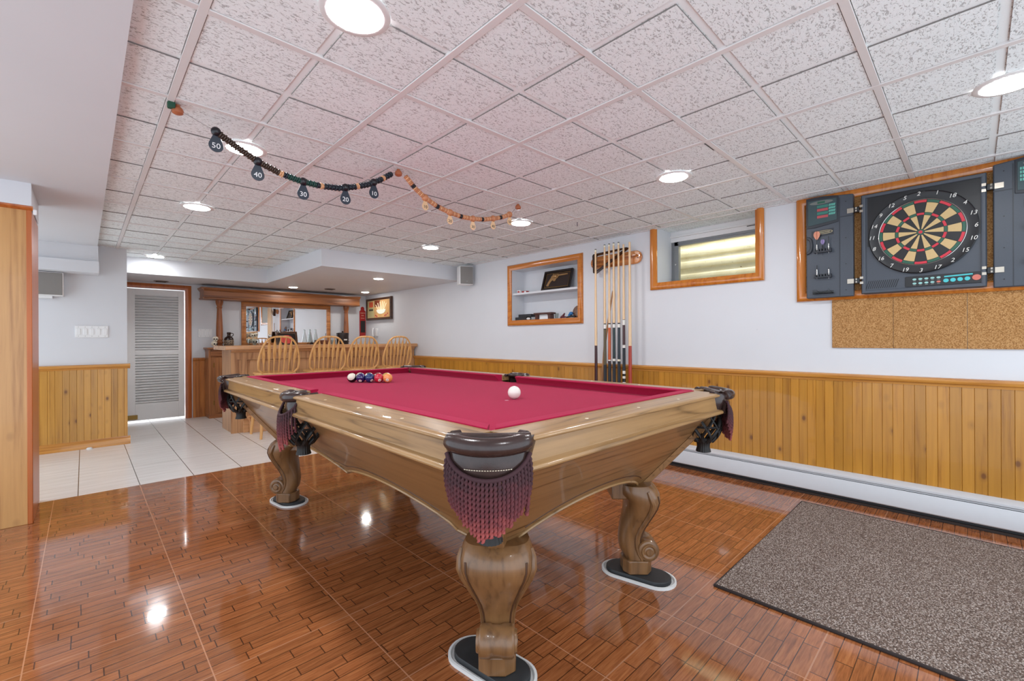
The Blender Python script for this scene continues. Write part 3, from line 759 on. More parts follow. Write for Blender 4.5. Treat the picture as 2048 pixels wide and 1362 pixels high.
# floor pads and trays under the feet
RUB = plain('black_rubber_pad', (44, 46, 48), .55); TRAY = plain('white_plastic_tray', (222, 222, 220), .35)
def stadium(hl, hw, n=14):
    return [(hw*math.cos(a), (hl-hw)+hw*math.sin(a)) for a in [PI*k/n for k in range(n+1)]]+[(hw*math.cos(a), -(hl-hw)+hw*math.sin(a)) for a in [PI+PI*k/n for k in range(n+1)]]
def pad(cx, cy, rot, lab, hl=.158, hw=.078):
    t = thing('foot_tray', lab, 'furniture pad', (cx, cy, 0), 'pads under the pool table feet')
    M = Matrix.Translation((cx, cy, 0)) @ Matrix.Rotation(rot, 4, 'Z')
    rs = []
    for k_, z in ((1, 0), (1, .010), (.955, .011), (.93, .004)):
        rs.append([tuple(M @ Vector((x*(1-(1-k_)*2.0), y*(1-(1-k_)), z))) for x, y in stadium(hl, hw)])
    MB().rings(rs).build('tray', TRAY, t)
    MB().rings([[tuple(M @ Vector((x*a, y*a, z))) for x, y in stadium(hl-.020, hw-.018)] for a, z in ((1, .004), (1, .018), (.97, .021))]).build('rubber_pad', RUB, t)
pad(.905, 1.040, .12, 'white tray with black rubber pad under the nearest table leg, cut by the picture bottom')
pad(1.702, 1.000, .20, 'white oval tray with black rubber pad under the right front table leg')
pad(.925, 2.985, .15, 'white tray with black rubber pad under the left far table leg', .14, .085)
pad(1.706, 2.96, .15, 'white tray with black rubber pad under the hidden far right table leg')
# balls
RB = .0286
def ball_mat(name, rgb, stripe):
    t = NT(name); X, Y, Z = t.xyz(); c = lin(rgb)
    if stripe: return t.out(t.mix(t.m_('LESS_THAN', t.m_('ABSOLUTE', Z), .0155), lin((232, 226, 208)), c), .08, 0, .5, .5)
    return t.out(c, .08, 0, .5, .5)
def ball(x, y, name, rgb, stripe, num, label, rot):
    o = MB().sphere((0, 0, 0), RB, 32, 18).build('billiard_ball', ball_mat(name, rgb, stripe), None, world=False, smooth=60)
    o.location = (x, y, BED+RB); o['label'] = label; o['category'] = 'billiard ball'; o['group'] = 'racked billiard balls'
    o.rotation_euler = rot
    if num:
        cap = MB()
        cap.rings([[(( RB+.0003)*math.cos(q), (RB+.0003)*math.sin(q)*math.cos(2*PI*k/20), (RB+.0003)*math.sin(q)*math.sin(2*PI*k/20)) for k in range(20)] for q in (.34, .2, .02)])
        cc = cap.build('number_circle', plain('ball_ivory', (238, 232, 214), .1), o, world=False)
        MB().text(num, .010, (RB+.0005, 0, 0), (0, 1, 0), (0, 0, 1), .0004).build('number', plain('ball_digit_black', (20, 18, 18), .3), cc, world=False)
    return o
rowd = Vector((-.618, .786)); rown = Vector((.786, .618)); c0 = Vector((1.262, 2.568))
FRONT = [((232, 150, 84), 0, '5', 'plain orange billiard ball at the right end of the front row'), ((196, 40, 62), 0, '3', 'plain red billiard ball, second from the right in the front row'),
         ((24, 52, 104), 0, '2', 'plain dark blue billiard ball in the middle of the front row'), ((48, 34, 92), 0, '4', 'plain purple billiard ball, second from the left in the front row'),
         ((20, 22, 26), 1, '8', 'white-topped black billiard ball at the left end of the front row')]
BACK = [((196, 160, 60), 1, '9', 'yellow striped billiard ball behind the orange one'), ((120, 44, 48), 1, '15', 'maroon striped billiard ball behind the red one'),
        ((40, 92, 72), 1, '14', 'green striped billiard ball behind the blue one'), ((60, 40, 96), 1, '12', 'purple striped billiard ball behind the purple one')]
for i, (rgb, st, num, lb) in enumerate(FRONT):
    p_ = c0+rowd*((i-2)*.0580)
    ball(p_.x, p_.y, 'ball_front_%d' % i, rgb, st, num, lb, (.3*i-.6, (.35+.1*i) if i < 4 else .55, -2.2+.35*((i*7) % 3)) if i < 4 else (0, 0, 0))
b8 = [o for o in bpy.data.objects if o.get('label', '').startswith('white-topped')][0]
b8.rotation_euler = Vector((-.55, -.62, .50)).to_track_quat('Z', 'Y').to_euler()
for i, (rgb, st, num, lb) in enumerate(BACK):
    p_ = c0+rowd*((i-1.5)*.0580)+rown*.0506
    ball(p_.x, p_.y, 'ball_back_%d' % i, rgb, st, num, lb, (.9+.4*i, 1.1-.5*i, .6*i))
cb = ball(1.354, 1.394, 'cue_ball_white', (240, 236, 226), 0, None, 'plain white cue ball alone near the middle of the crimson cloth', (0, 0, 0)); cb.name = 'cue_ball'
del cb['group']
# ------------------------------------------------------------------ bar counter
bar = thing('bar_counter', 'panelled oak bar counter with pale top standing behind four stools', 'bar counter', (2.2, 5.8, 0))
BX0, BX1, BY0, BY1, BZ = 1.145, 3.415, 5.575, 6.06, .905
B(BX0+.012, BX1, BY0+.014, BY1, 0, BZ).build('body', OAK_BAR, bar)
px = [BX0+.155, 1.75, 2.33, 2.91, BX1-.06]
SW = Matrix(((0, 1, 0, 0), (1, 0, 0, 0), (0, 0, 1, 0), (0, 0, 0, 1)))
hl = [(BX0+.060, BX0+.098, .20, .80)]+[(px[i]+(.06 if i else 0), px[i+1], .17, .795) for i in range(4)]
wall_x(MB(), BY0, 1, BX0, BX1, 0, BZ, hl, .0135).xf(SW).build('face_frame', OAK_BAR, bar, smooth=0)
for i in range(4):
    pn = MB().frame('y', BY0+.0155, -1, px[i]+(.06 if i else 0)+.021, px[i+1]-.021, .191, .774, [(0, 0), (0, .006), (.006, .010), (.014, .010), (.020, 0)]).build('panel_moulding', OAK_BAR, bar)
MB().ext([(BY0-.085, BZ+.004), (BY0-.092, BZ+.012), (BY0-.092, BZ+.040), (BY0-.084, BZ+.050), (BY0-.06, BZ+.052), (BY0-.05, BZ+.046), (BY1+.03, BZ+.046), (BY1+.03, BZ), (BY0-.03, BZ), (BY0-.07, BZ+.002)], 'x', BX0-.065, BX1).build('top', OAK_BARX, bar, bevel=.002)
MB().ext([(BY0, BZ-.03), (BY0-.012, BZ-.028), (BY0-.03, BZ-.006), (BY0-.03, BZ), (BY0, BZ)], 'x', BX0, BX1).build('cove_moulding', OAK_BARX, bar)
st = MB().box(BX0+.16, BX1, BY0-.10, BY0, 0, .135).box(BX0+.11, BX0+.1595, BY0-.035, BY0, 0, .134)
st.build('foot_step', OAK_BARX, bar, bevel=.002)
MB().ext([(BY0, .135), (BY0-.115, .135), (BY0-.122, .142), (BY0-.122, .152), (BY0-.112, .160), (BY0-.02, .162), (BY0-.012, .178), (BY0, .178)], 'x', BX0+.155, BX1).build('step_moulding', OAK_BARX, bar)
# stools
def make_stool():
    t = thing('bar_stool', 'x', 'bar stool', (0, 0, 0), 'arrow back bar stools along the bar')
    seat = []
    for z, k in ((.640, .90), (.650, .98), (.664, 1.0), (.672, .985), (.668, .80), (.660, .4), (.658, .01)):
        ring = []
        for q in range(36):
            a = 2*PI*q/36; ca, sa = math.cos(a), math.sin(a)
            x = .203*math.copysign(abs(ca)**.75, ca)*k*(1.0 if sa < 0 else .94); y = .205*math.copysign(abs(sa)**.8, sa)*k
            ring.append((x, y, z))
        seat.append(ring)
    MB().rings(seat).build('seat', OAK_STOOL, t, world=False, smooth=50)
    hp = []
    for i in range(33):
        a = PI*i/32; w = .208 if True else 0
        zz = math.sin(a)**.9*.385 if 0 < i < 32 else 0
        x = -.203*math.copysign(abs(math.cos(a))**.62, math.cos(a))
        if i in (0, 32): x *= .80
        lean = -.150-.085*zz/.385
        hp.append((x*(1-.10*(1-min(1, zz/.12))), lean, .662+zz))
    MB().tube(hp, .0125, 10, flat=.8).build('hoop_back', OAK_STOOL, t, world=False, smooth=60)
    for k in range(-3, 4):
        xb, xt = k*.046, k*.054
        ztop = .662+.385*math.sin(math.acos(min(.99, abs(xt)/.22)**1.6))**.9 if k else 1.045
        mb = MB(); rs = []
        L = ztop-.664
        for f, w, th in ((0, .0055, .0055), (.30, .006, .0055), (.42, .012, .006), (.60, .0165, .0055), (.80, .0145, .005), (.90, .006, .0045), (1.0, .0045, .0045)):
            z = .664+L*f; x = xb+(xt-xb)*f; y = -.150-.085*(z-.662)/.385
            rs.append([(x+w*math.cos(2*PI*q/10), y+th*math.sin(2*PI*q/10), z) for q in range(10)])
        mb.rings(rs).build('spindle', OAK_STOOL, t, world=False, smooth=60)
    feet = {}
    for sx in (-1, 1):
        for sy in (-1, 1):
            a = Vector((sx*.125, sy*.115, .645)); b = Vector((sx*.178, sy*.185, .0)); feet[sx, sy] = (a, b)
            MB().tube([a+(b-a)*f for f in (0, .1, .35, .6, .8, 1)], [.013, .016, .0195, .0165, .0155, .0125], 12).build('leg', OAK_STOOL, t, world=False)
    def at(k, z): a, b = feet[k]; return a+(b-a)*((.645-z)/.645)
    for z, k1, k2 in ((.20, (-1, 1), (1, 1)), (.20, (-1, -1), (1, -1)), (.29, (-1, -1), (-1, 1)), (.29, (1, -1), (1, 1)), (.40, (-1, 1), (1, 1)), (.40, (-1, -1), (1, -1))):
        p, q = at(k1, z), at(k2, z)
        MB().tube([p, p+(q-p)*.3, p+(q-p)*.5, p+(q-p)*.7, q], [.008, .0105, .012, .0105, .008], 10).build('stretcher', OAK_STOOL, t, world=False)
    return t
s0 = make_stool()
SL = ['honey oak hoop-back bar stool at the left end of the bar', 'honey oak hoop-back bar stool, second from the left at the bar', 'honey oak hoop-back bar stool, third from the left at the bar', 'honey oak hoop-back bar stool beside the right wall']
for i, (x, y, r) in enumerate(((1.475, 5.225, .0), (1.985, 5.225, -.02), (2.397, 5.225, .02), (2.845, 5.225, .03))):
    if i == 0: s0.location = (x, y, 0); s0['label'] = SL[0]
    else: dup(s0, (x, y, 0), (0, 0, r), SL[i])
# ------------------------------------------------------------------ back bar
bb = thing('back_bar_cabinet', 'long warm oak cabinet with drawers against the back wall behind the bar', 'cabinet', (2.2, 7.0, 0))
CX0, CX1, CY0 = 1.165, XW-.01, 6.86
B(CX0, CX1, CY0+.012, YB-.017, .05, .895).build('body', OAK_REDZ, bb)
B(CX0, CX1, CY0+.0, YB-.02, 0, .05).build('plinth', OAK_RED, bb, bevel=.002)
B(CX0-.02, CX1, CY0-.03, YB-.002, .895, .918).build('counter_top', OAK_RED, bb, bevel=.003)
nx = 6; wx = (CX1-CX0)/nx
for i in range(nx):
    a, b_ = CX0+i*wx+.02, CX0+(i+1)*wx-.008
    B(a, b_, CY0-.008, CY0+.014, .800, .880).build('drawer', OAK_RED, bb, bevel=.003)
    a, b_ = CX0+i*wx+.06, CX0+(i+1)*wx-.014
    d_ = B(a, b_, CY0-.008, CY0+.014, .07, .785).build('door', OAK_REDZ, bb, bevel=.003)
    MB().frame('y', CY0-.006, -1, a+.055, b_-.055, .13, .725, [(0, -.004), (0, .002), (.006, .004), (.012, .002), (.012, -.004)]).build('door_panel', OAK_REDZ, d_)
    hg = MB()
    for z in (.17, .66): hg.tube([(a-.006, CY0-.002, z), (a-.006, CY0-.002, z+.06)], .006, 8)
    hg.build('hinge', BRASS, d_)
# canopy with two turned posts
cp = thing('bar_canopy', 'warm stained oak cornice board above the bar mirror', 'canopy', (2.15, 6.98, .918))
MB().ext([(YB-.003, 1.55), (6.885, 1.55), (6.872, 1.556), (6.872, 1.566), (6.882, 1.574), (6.882, 1.655), (6.872, 1.665), (6.850, 1.682), (6.842, 1.690), (6.842, 1.70), (YB-.003, 1.70)], 'x', 1.115, 3.215).build('cornice', OAK_RED, cp)
MB().ext([(1.115, 1.55), (1.10, 1.556), (1.10, 1.566), (1.112, 1.574), (1.112, 1.655), (1.10, 1.67), (1.085, 1.69), (1.085, 1.70), (1.115, 1.70)], 'y', 6.842, YB-.003).build('cornice_return', OAK_RED, cp)
PP = [(.030, .918), (.042, .92), (.045, .94), (.036, .955), (.030, .96), (.044, .975), (.046, .985), (.036, .998), (.034, 1.01), (.041, 1.02), (.041, 1.03), (.036, 1.04), (.040, 1.10), (.038, 1.20), (.031, 1.36), (.027, 1.43), (.027, 1.44), (.034, 1.447), (.034, 1.455), (.027, 1.462), (.030, 1.475), (.040, 1.50), (.042, 1.515), (.044, 1.52), (.044, 1.552)]
for x, lb in ((1.313, 'turned oak post under the left end of the bar cornice'), (3.050, 'turned oak post under the right end of the bar cornice')):
    po = MB().lathe(PP, (x, 7.02, 0), 24).build('bar_post', wood('bar_post_oak', (120, 66, 34), (170, 104, 62), 'z', .35), label=lb, cat='post', group='turned posts on the back bar')
mr = thing('bar_mirror', 'wide bar mirror in a flat orange oak frame on the back wall', 'mirror', (2.2, YB, 1.25))
MB().frame('y', YB, -1, 1.648, 2.770, .975, 1.490, [(0, .006), (0, .022), (.006, .026), (.052, .026), (.058, .022), (.058, 0)]).build('frame', wood('mirror_frame_oak', (158, 92, 44), (206, 138, 80), 'x', .3), mr)
t_ = NT('mirror_silver'); t_.out((.9, .9, .9), .0, 1.0)
B(1.645, 2.773, YB-.008, YB-.001, .972, 1.493).build('mirror_glass', t_.m, mr, smooth=0)
# things on the back bar
CT = .918
def jug(x, y):
    t = thing('stoneware_jug', 'dark brown jug with tan writing band and ring handle, left of the mirror', 'jug', (x, y, CT))
    jm = plain('brown_glaze', (46, 30, 26), .15)
    MB().lathe([(0, CT), (.050, CT), (.054, CT+.006), (.056, CT+.03), (.056, CT+.10), (.050, CT+.125), (.034, CT+.142), (.022, CT+.150), (.020, CT+.175), (.024, CT+.182), (.024, CT+.20), (.018, CT+.204), (0, CT+.203)], (x, y, 0), 28).build('body', jm, t)
    MB().tube([(x+.016, y, CT+.182), (x+.034, y-.004, CT+.192), (x+.052, y-.006, CT+.180), (x+.050, y-.005, CT+.160), (x+.030, y-.002, CT+.146)], .005, 8).build('handle', jm, t)
    MB().lathe([(.0565, CT+.035), (.0572, CT+.036), (.0572, CT+.098), (.0565, CT+.099)], (x, y, 0), 28).build('label_band', NTlabel(), t, label='tan band with dark lettering')
def NTlabel():
    if 'label_band' in MATS: return MATS['label_band']
    t = NT('tan_band_dark_marks'); X, Y, Z = t.xyz(); v = t.comb(t.m_('MULTIPLY', X, 120.0), 0.0, t.m_('MULTIPLY', Z, 90.0))
    f = t.ramp(t.noise(v, 1.0, 2), [(.48, 0), (.54, 1)]); MATS['label_band'] = t.out(t.mix(f, lin((60, 40, 32)), lin((176, 154, 124))), .3); return MATS['label_band']
jug(1.412, 6.975)
t = thing('skull_figurine', 'white and black skull figurine stacked two high at the left end of the back bar', 'figurine', (1.235, 6.94, CT))
def skull(mbw, mbb, c, s, rz=0):
    c = Vector(c); R = Matrix.Rotation(rz, 3, 'Z')
    def P(x, y, z): return c+R @ Vector((x*s, y*s, z*s))
    for p, r, sc in (((0, 0, .62), .42, (1, 1.15, .95)), ((0, -.18, .26), .26, (1, 1, .8))):
        mbw.sphere(P(*p), r*s, 16, 10, sc)
    for sg in (-1, 1): mbb.sphere(P(sg*.17, -.40, .56), .12*s, 10, 8)
    mbb.sphere(P(0, -.44, .36), .06*s, 8, 6); mbb.box(*sorted((P(-.14, -.41, .17).x, P(.14, -.41, .17).x)), P(0, -.46, 0).y, P(0, -.40, 0).y, P(0, 0, .155).z, P(0, 0, .185).z)
w_, b_ = MB(), MB()
skull(w_, b_, (1.235, 6.92, CT), .085, .3); skull(w_, b_, (1.25, 6.92, CT+.068), .078, -.2)
BONE = plain('bone_white', (224, 214, 194), .4, var=.15, sc=60); INK = plain('figurine_black', (24, 22, 22), .4)
w_.build('skulls', BONE, t, smooth=60); b_.build('eye_sockets', INK, t, smooth=60)
t = thing('ashtray', 'small flat black dish beside the brown jug', 'dish', (1.50, 6.93, CT))
MB().lathe([(0, CT), (.032, CT), (.040, CT+.018), (.036, CT+.018), (.030, CT+.006), (0, CT+.005)], (1.50, 6.93, 0), 20).build('bowl', INK, t)
t = thing('skull_jar', 'clear glass jar of white skulls in front of the left side of the mirror', 'jar', (1.71, 6.97, CT))
MB().lathe([(0, CT), (.065, CT), (.070, CT+.01), (.072, CT+.09), (.060, CT+.115), (.058, CT+.112), (.068, CT+.09), (.066, CT+.012), (0, CT+.008)], (1.71, 6.97, 0), 28).build('glass_body', glass('jar_glass'), t)
w_, b_ = MB(), MB(); skull(w_, b_, (1.690, 6.965, CT+.118), .072, .2); skull(w_, b_, (1.738, 6.975, CT+.130), .068, -.3); skull(w_, b_, (1.712, 6.955, CT+.02), .09, 0)
w_.build('skulls', BONE, t, smooth=60); b_.build('eye_sockets', INK, t, smooth=60)
t = thing('leaning_picture', 'dark framed picture with a red rounded shape leaning on the back bar', 'picture', (2.15, 7.0, CT))
def tilt(x, z): return 6.98+z*.28
def lf(u, v, h): return (u, 6.985+.28*v-h, CT+v)
rs = []
for a, z, da, dz in ((2.035, .185, -1, 1), (2.035, .035, -1, -1), (2.27, .035, 1, -1), (2.27, .185, 1, 1)):
    rs.append([lf(a+da*d, z+dz*d, h) for d, h in ((0, 0), (0, .012), (.012, .016), (.03, .012), (.034, 0))])
MB().rings(rs, closed=True).build('frame', DARKW, t)
MB().prism([(2.035, .035), (2.27, .035), (2.27, .185), (2.035, .185)], lambda u, v: lf(u, v, 0), lambda u, v: lf(u, v, .003)).build('picture_ground', plain('near_black_print', (30, 22, 20), .3), t, smooth=0)
rp = [(2.152+.082*math.copysign(abs(math.cos(2*PI*k/32))**.8, math.cos(2*PI*k/32)), .103+.062*math.sin(2*PI*k/32)) for k in range(32)]
MB().prism(rp, lambda u, v: lf(u, v, .003), lambda u, v: lf(u, v, .0045)).build('red_shape', plain('faded_red_print', (206, 72, 62), .35), t)
l_ = MB()
for q in (-.045, 0, .045): l_.prism([(2.152+q-.0015, .045), (2.152+q+.0015, .045), (2.152+q+.0015, .160), (2.152+q-.0015, .160)], lambda u, v: lf(u, v, .0045), lambda u, v: lf(u, v, .0055))
l_.build('red_shape_seams', INK, t, smooth=0)
def bottle(x, y, h, lb):
    t = thing('glass_bottle', lb, 'bottle', (x, y, CT), 'clear bottles before the mirror')
    MB().lathe([(0, CT), (.036, CT), (.040, CT+.008), (.040, CT+.05), (.034, CT+.10), (.018, CT+h-.06), (.014, CT+h-.01), (.019, CT+h-.006), (.019, CT+h), (.013, CT+h), (.012, CT+h-.04), (.030, CT+.10), (.036, CT+.05), (.035, CT+.01), (0, CT+.008)], (x, y, 0), 24).build('bottle_glass', glass('clear_bottle_glass', (236, 238, 236)), t)
bottle(2.475, 7.0, .258, 'clear glass bottle with long neck, left of the pair before the mirror'); bottle(2.560, 7.0, .258, 'clear glass bottle with long neck, right of the pair before the mirror')
t = thing('small_ornament', 'small dark rounded ornament at the foot of the left glass bottle', 'ornament', (2.48, 6.92, CT))
MB().lathe([(0, CT), (.03, CT), (.032, CT+.015), (.02, CT+.03), (.026, CT+.045), (.012, CT+.06), (0, CT+.062)], (2.47, 6.915, 0), 16).build('body', INK, t)
t = thing('wooden_bowl', 'brown wooden bowl with dark rim below the right side of the mirror', 'bowl', (2.70, 6.98, CT))
MB().lathe([(0, CT), (.045, CT), (.07, CT+.05), (.072, CT+.085), (.064, CT+.092), (.060, CT+.08), (.05, CT+.03), (0, CT+.02)], (2.70, 6.98, 0), 24).build('bowl', plain('reddish_brown_turned_wood', (134, 84, 66), .35), t)
t = thing('drinking_glass', 'short ribbed drinking glass right of the wooden bowl', 'glass', (2.83, 6.93, CT))
MB().lathe([(0, CT), (.028, CT), (.034, CT+.09), (.031, CT+.09), (.025, CT+.008), (0, CT+.008)], (2.80, 6.92, 0), 20).build('tumbler', glass('tumbler_glass', (225, 232, 228)), t)
t = thing('ice_bucket', 'dark brown ice bucket with small white label near the right post', 'bucket', (2.955, 6.90, CT))
bm_ = plain('dark_bucket_vinyl', (42, 28, 24), .35)
MB().lathe([(0, CT), (.084, CT), (.086, CT+.01), (.090, CT+.17), (.092, CT+.19), (.090, CT+.20), (.06, CT+.206), (0, CT+.208)], (2.935, 6.89, 0), 30).build('bucket', bm_, t)
MB().lathe([(0, CT+.207), (.012, CT+.208), (.014, CT+.222), (.008, CT+.230), (0, CT+.231)], (2.935, 6.89, 0), 14).build('lid_knob', bm_, t)
LM = Matrix.Translation((2.935, 6.89, 0))
arc_sweep([(.0885, CT+.085), (.0905, CT+.085), (.0905, CT+.105), (.0885, CT+.105)], -PI/2-.30+.12, -PI/2+.30+.12, LM, 8).build('label', plain('white_label', (236, 232, 226), .4), t, label='small white label')
t = thing('bar_faucet', 'small chrome faucet with curved spout behind the leaning picture', 'faucet', (2.06, 7.06, CT))
MB().tube([(2.075, 7.07, CT), (2.075, 7.07, CT+.19), (2.075, 7.06, CT+.225), (2.07, 7.04, CT+.238), (2.06, 7.02, CT+.225), (2.055, 7.012, CT+.20)], .008, 10).build('spout', CHROME, t)
# sign, picture and phone in the corner
t = thing('red_bar_sign', 'narrow red wooden bar sign with arched top and small chalkboard in the corner', 'sign', (3.37, YB, 1.32))
RED = plain('red_sign_paint', (168, 36, 34), .45, var=.12, sc=20)
sg_ = [(3.318, 1.06), (3.422, 1.06), (3.422, 1.49), (3.405, 1.50), (3.398, 1.52)]+[(3.370+.030*math.cos(a), 1.53+.034*math.sin(a)) for a in [PI*k/10 for k in range(11)]]+[(3.342, 1.52), (3.335, 1.50), (3.318, 1.49)]
MB().ext(sg_, 'y', YB-.014, YB-.002).build('board', RED, t, bevel=.002)
B(3.328, 3.412, YB-.020, YB-.012, 1.13, 1.33).build('chalkboard', plain('chalkboard', (36, 34, 32), .7), t)
MB().frame('y', YB-.012, -1, 3.330, 3.410, 1.132, 1.328, [(0, 0), (0, .010), (.008, .010), (.008, 0)]).build('chalkboard_frame', RED, t)
CRM = plain('cream_lettering', (226, 190, 160), .5)
MB().text("TOMMY'S", .026, (3.370, YB-.015, 1.455), (1, 0, 0), (0, 0, 1), .001, sx=.75).text('BAR', .026, (3.370, YB-.015, 1.415), (1, 0, 0), (0, 0, 1), .001).box(3.338, 3.402, YB-.0155, YB-.0135, 1.370, 1.376).build('lettering', CRM, t, label='cream painted lettering')
t = thing('wall_picture', 'square dark-framed colour picture of a white basket of pale sticks on the right wall', 'picture', (XW-.03, 6.6, 1.5))
PY0, PY1, PZ0, PZ1 = 6.24, 6.99, 1.365, 1.645
MB().frame('x', XW, -1, PY0, PY1, PZ0, PZ1, [(0, .0), (0, .035), (.012, .042), (.030, .042), (.036, .03), (.036, 0)]).build('frame', DARKW, t)
B(XW-.030, XW-.004, PY0, PY1, PZ0, PZ1).build('picture_ground', plain('warm_print_ground', (206, 160, 104), .4, var=.25, sc=9), t, smooth=0)
def pic(poly, h=.032): return MB().prism(poly, lambda y, z: (XW-h, y, z), lambda y, z: (XW-.03, y, z))
def rect(a, b, c, d): return [(a, c), (b, c), (b, d), (a, d)]
pic(rect(6.76, 6.98, 1.37, 1.635), .031).build('pale_side_panel', plain('print_olive_panel', (190, 178, 128), .4), t, smooth=0)
pic(rect(6.79, 6.93, 1.54, 1.625)).build('red_patch', plain('print_orange_red', (214, 92, 54), .4), t, smooth=0)
pic(rect(6.79, 6.93, 1.48, 1.51)).build('dark_caption', plain('print_dark_caption', (70, 62, 44), .4), t, smooth=0)
pic(rect(6.56, 6.74, 1.54, 1.64), .0312).build('brown_patch', plain('print_brown', (112, 50, 30), .4), t, smooth=0)
s_ = MB()
for y0_, z0_, y1_, z1_ in ((6.62, 1.49, 6.70, 1.575), (6.58, 1.49, 6.63, 1.60), (6.54, 1.49, 6.55, 1.615), (6.50, 1.49, 6.47, 1.62), (6.46, 1.49, 6.41, 1.61), (6.43, 1.49, 6.35, 1.585)):
    s_.prism([(y0_-.011, z0_), (y0_+.011, z0_), (y1_+.011, z1_), (y1_-.011, z1_)], lambda y, z: (XW-.0335, y, z), lambda y, z: (XW-.031, y, z))
s_.build('pale_sticks', plain('print_cream', (240, 226, 190), .4), t, smooth=0)
pic([(6.52+.15*math.cos(PI+PI*k/12), 1.49+.07*math.sin(PI+PI*k/12)) for k in range(13)], .034).build('white_basket', plain('print_white_basket', (226, 226, 214), .4), t, smooth=0)
s_ = MB()
for k, (y, z) in enumerate(((6.36, 1.40), (6.31, 1.42), (6.40, 1.39), (6.70, 1.40), (6.66, 1.385))): s_.prism([(y+.016*math.cos(q), z+.014*math.sin(q)) for q in [2*PI*j/10 for j in range(10)]], lambda a, b: (XW-.0335, a, b), lambda a, b: (XW-.031, a, b))
s_.build('red_fruit', plain('print_red', (190, 60, 60), .4), t, smooth=0)
t = thing('wall_phone', 'white wall telephone handset hanging below the picture', 'telephone', (XW-.02, 6.72, 1.12))
MB().box(XW-.022, XW-.001, 6.675, 6.735, 1.07, 1.19).build('base', WHITEP, t, bevel=.006)
MB().tube([(XW-.045, 6.765, 1.20), (XW-.052, 6.765, 1.17), (XW-.052, 6.765, 1.10), (XW-.045, 6.765, 1.07)], [.014, .010, .010, .014], 10).build('handset', WHITEP, t)
MB().tube([(XW-.045, 6.765, 1.075)]+[(XW-.03+.006*math.cos(k*1.3), 6.745-.0005*k+.006*math.sin(k*1.3), 1.07-.002*k) for k in range(40)], .002, 5).build('cord', plain('grey_cord', (150, 150, 152), .5), t)
def switches(label, y, sgn, x0, x1, z0, z1, n, wallY):
    t = thing('light_switch_plate', label, 'light switch', ((x0+x1)/2, wallY, (z0+z1)/2))
    B(x0, x1, wallY-.009, wallY, z0, z1).build('plate', WHITEP, t, bevel=.002)
    sc = MB()
    for k in range(n):
        cx = x0+(x1-x0)*(k+.5)/n
        B(cx-.0145, cx+.0145, wallY-.0135, wallY-.004, z0+.026, z1-.026).build('rocker', WHITEP, t, bevel=.0025)
        for z in (z0+.012, z1-.012): sc.lathe([(0, 0), (.003, 0), (.003, .001), (0, .0014)], (cx, wallY-.009, z), 10, Matrix.Rotation(PI/2, 4, 'X'))
    sc.build('screws', plain('switch_screw', (170, 168, 165), .4), t)
switches('white five-gang switch plate on the left wall section', 0, 0, -.058, .172, 1.045, 1.155, 5, YL)
switches('white three-gang switch plate between door casing and left post', 0, 0, 1.092, 1.245, 1.055, 1.165, 3, YB)
# speakers
GR = plain('grey_speaker_cloth', (134, 130, 126), .8, var=.1, sc=300)
t = thing('wall_speaker', 'wide grey-fronted white speaker under the left soffit', 'speaker', (-.25, YL-.07, 1.53))
B(-.42, -.128, YL-.13, YL-.002, 1.415, 1.628).build('housing', WHITEP, t, bevel=.006)
B(-.412, -.136, YL-.137, YL-.128, 1.424, 1.620).build('grille', GR, t, bevel=.003)
B(-.29, -.275, YL-.1385, YL-.1365, 1.44, 1.446).build('badge', CHROME, t)
B(-.34, -.2, YL-.1, YL-.002, 1.395, 1.418).build('bracket', WHITEP, t)
t = thing('wall_speaker', 'grey-fronted white speaker high in the corner between bar soffit and niche', 'speaker', (XW-.11, 4.26, 1.78))
def rb(x0, x1, y0, y1, z0, z1, nm, m, bv):
    o = B(x0, x1, y0, y1, z0, z1).xf(Matrix.Translation((XW-.11, 4.26, 0)) @ Matrix.Rotation(math.radians(-20), 4, 'Z')).build(nm, m, t, bevel=bv); return o
rb(-.085, .085, -.06, .06, 1.665, 1.885, 'housing', WHITEP, .008)
rb(-.078, .078, -.068, -.058, 1.673, 1.877, 'grille', GR, .004)
rb(-.006, .010, -.0695, -.067, 1.70, 1.706, 'badge', CHROME, 0)
MB().tube([(XW-.10, 4.30, 1.80), (XW-.002, 4.33, 1.80)], .014, 10).build('wall_bracket', WHITEP, t)
# floor mat
t = MB().box(1.845, 3.16, -.95, .735, .0005, .010).build('floor_mat', MATM, None, bevel=.004)
t['label'] = 'grey-brown looped carpet mat on the wood-look floor in the lower right'; t['category'] = 'floor mat'
bd = MB().tube([(1.845, .735, .0055), (3.16, .735, .0055), (3.16, -.95, .0055), (1.845, -.95, .0055)], .0065, 8, closed=True).build('binding_edge', plain('dark_mat_binding', (44, 34, 32), .8), t, world=False, smooth=0)
t = MB().lathe([(0, 0), (.022, 0), (.024, .006), (.014, .016), (0, .018)], (.036, 5.745, 0), 12).build('white_floor_cap', WHITEP)
t['label'] = 'small white plastic cap on the floor at the pine baseboard'; t['category'] = 'plastic cap'
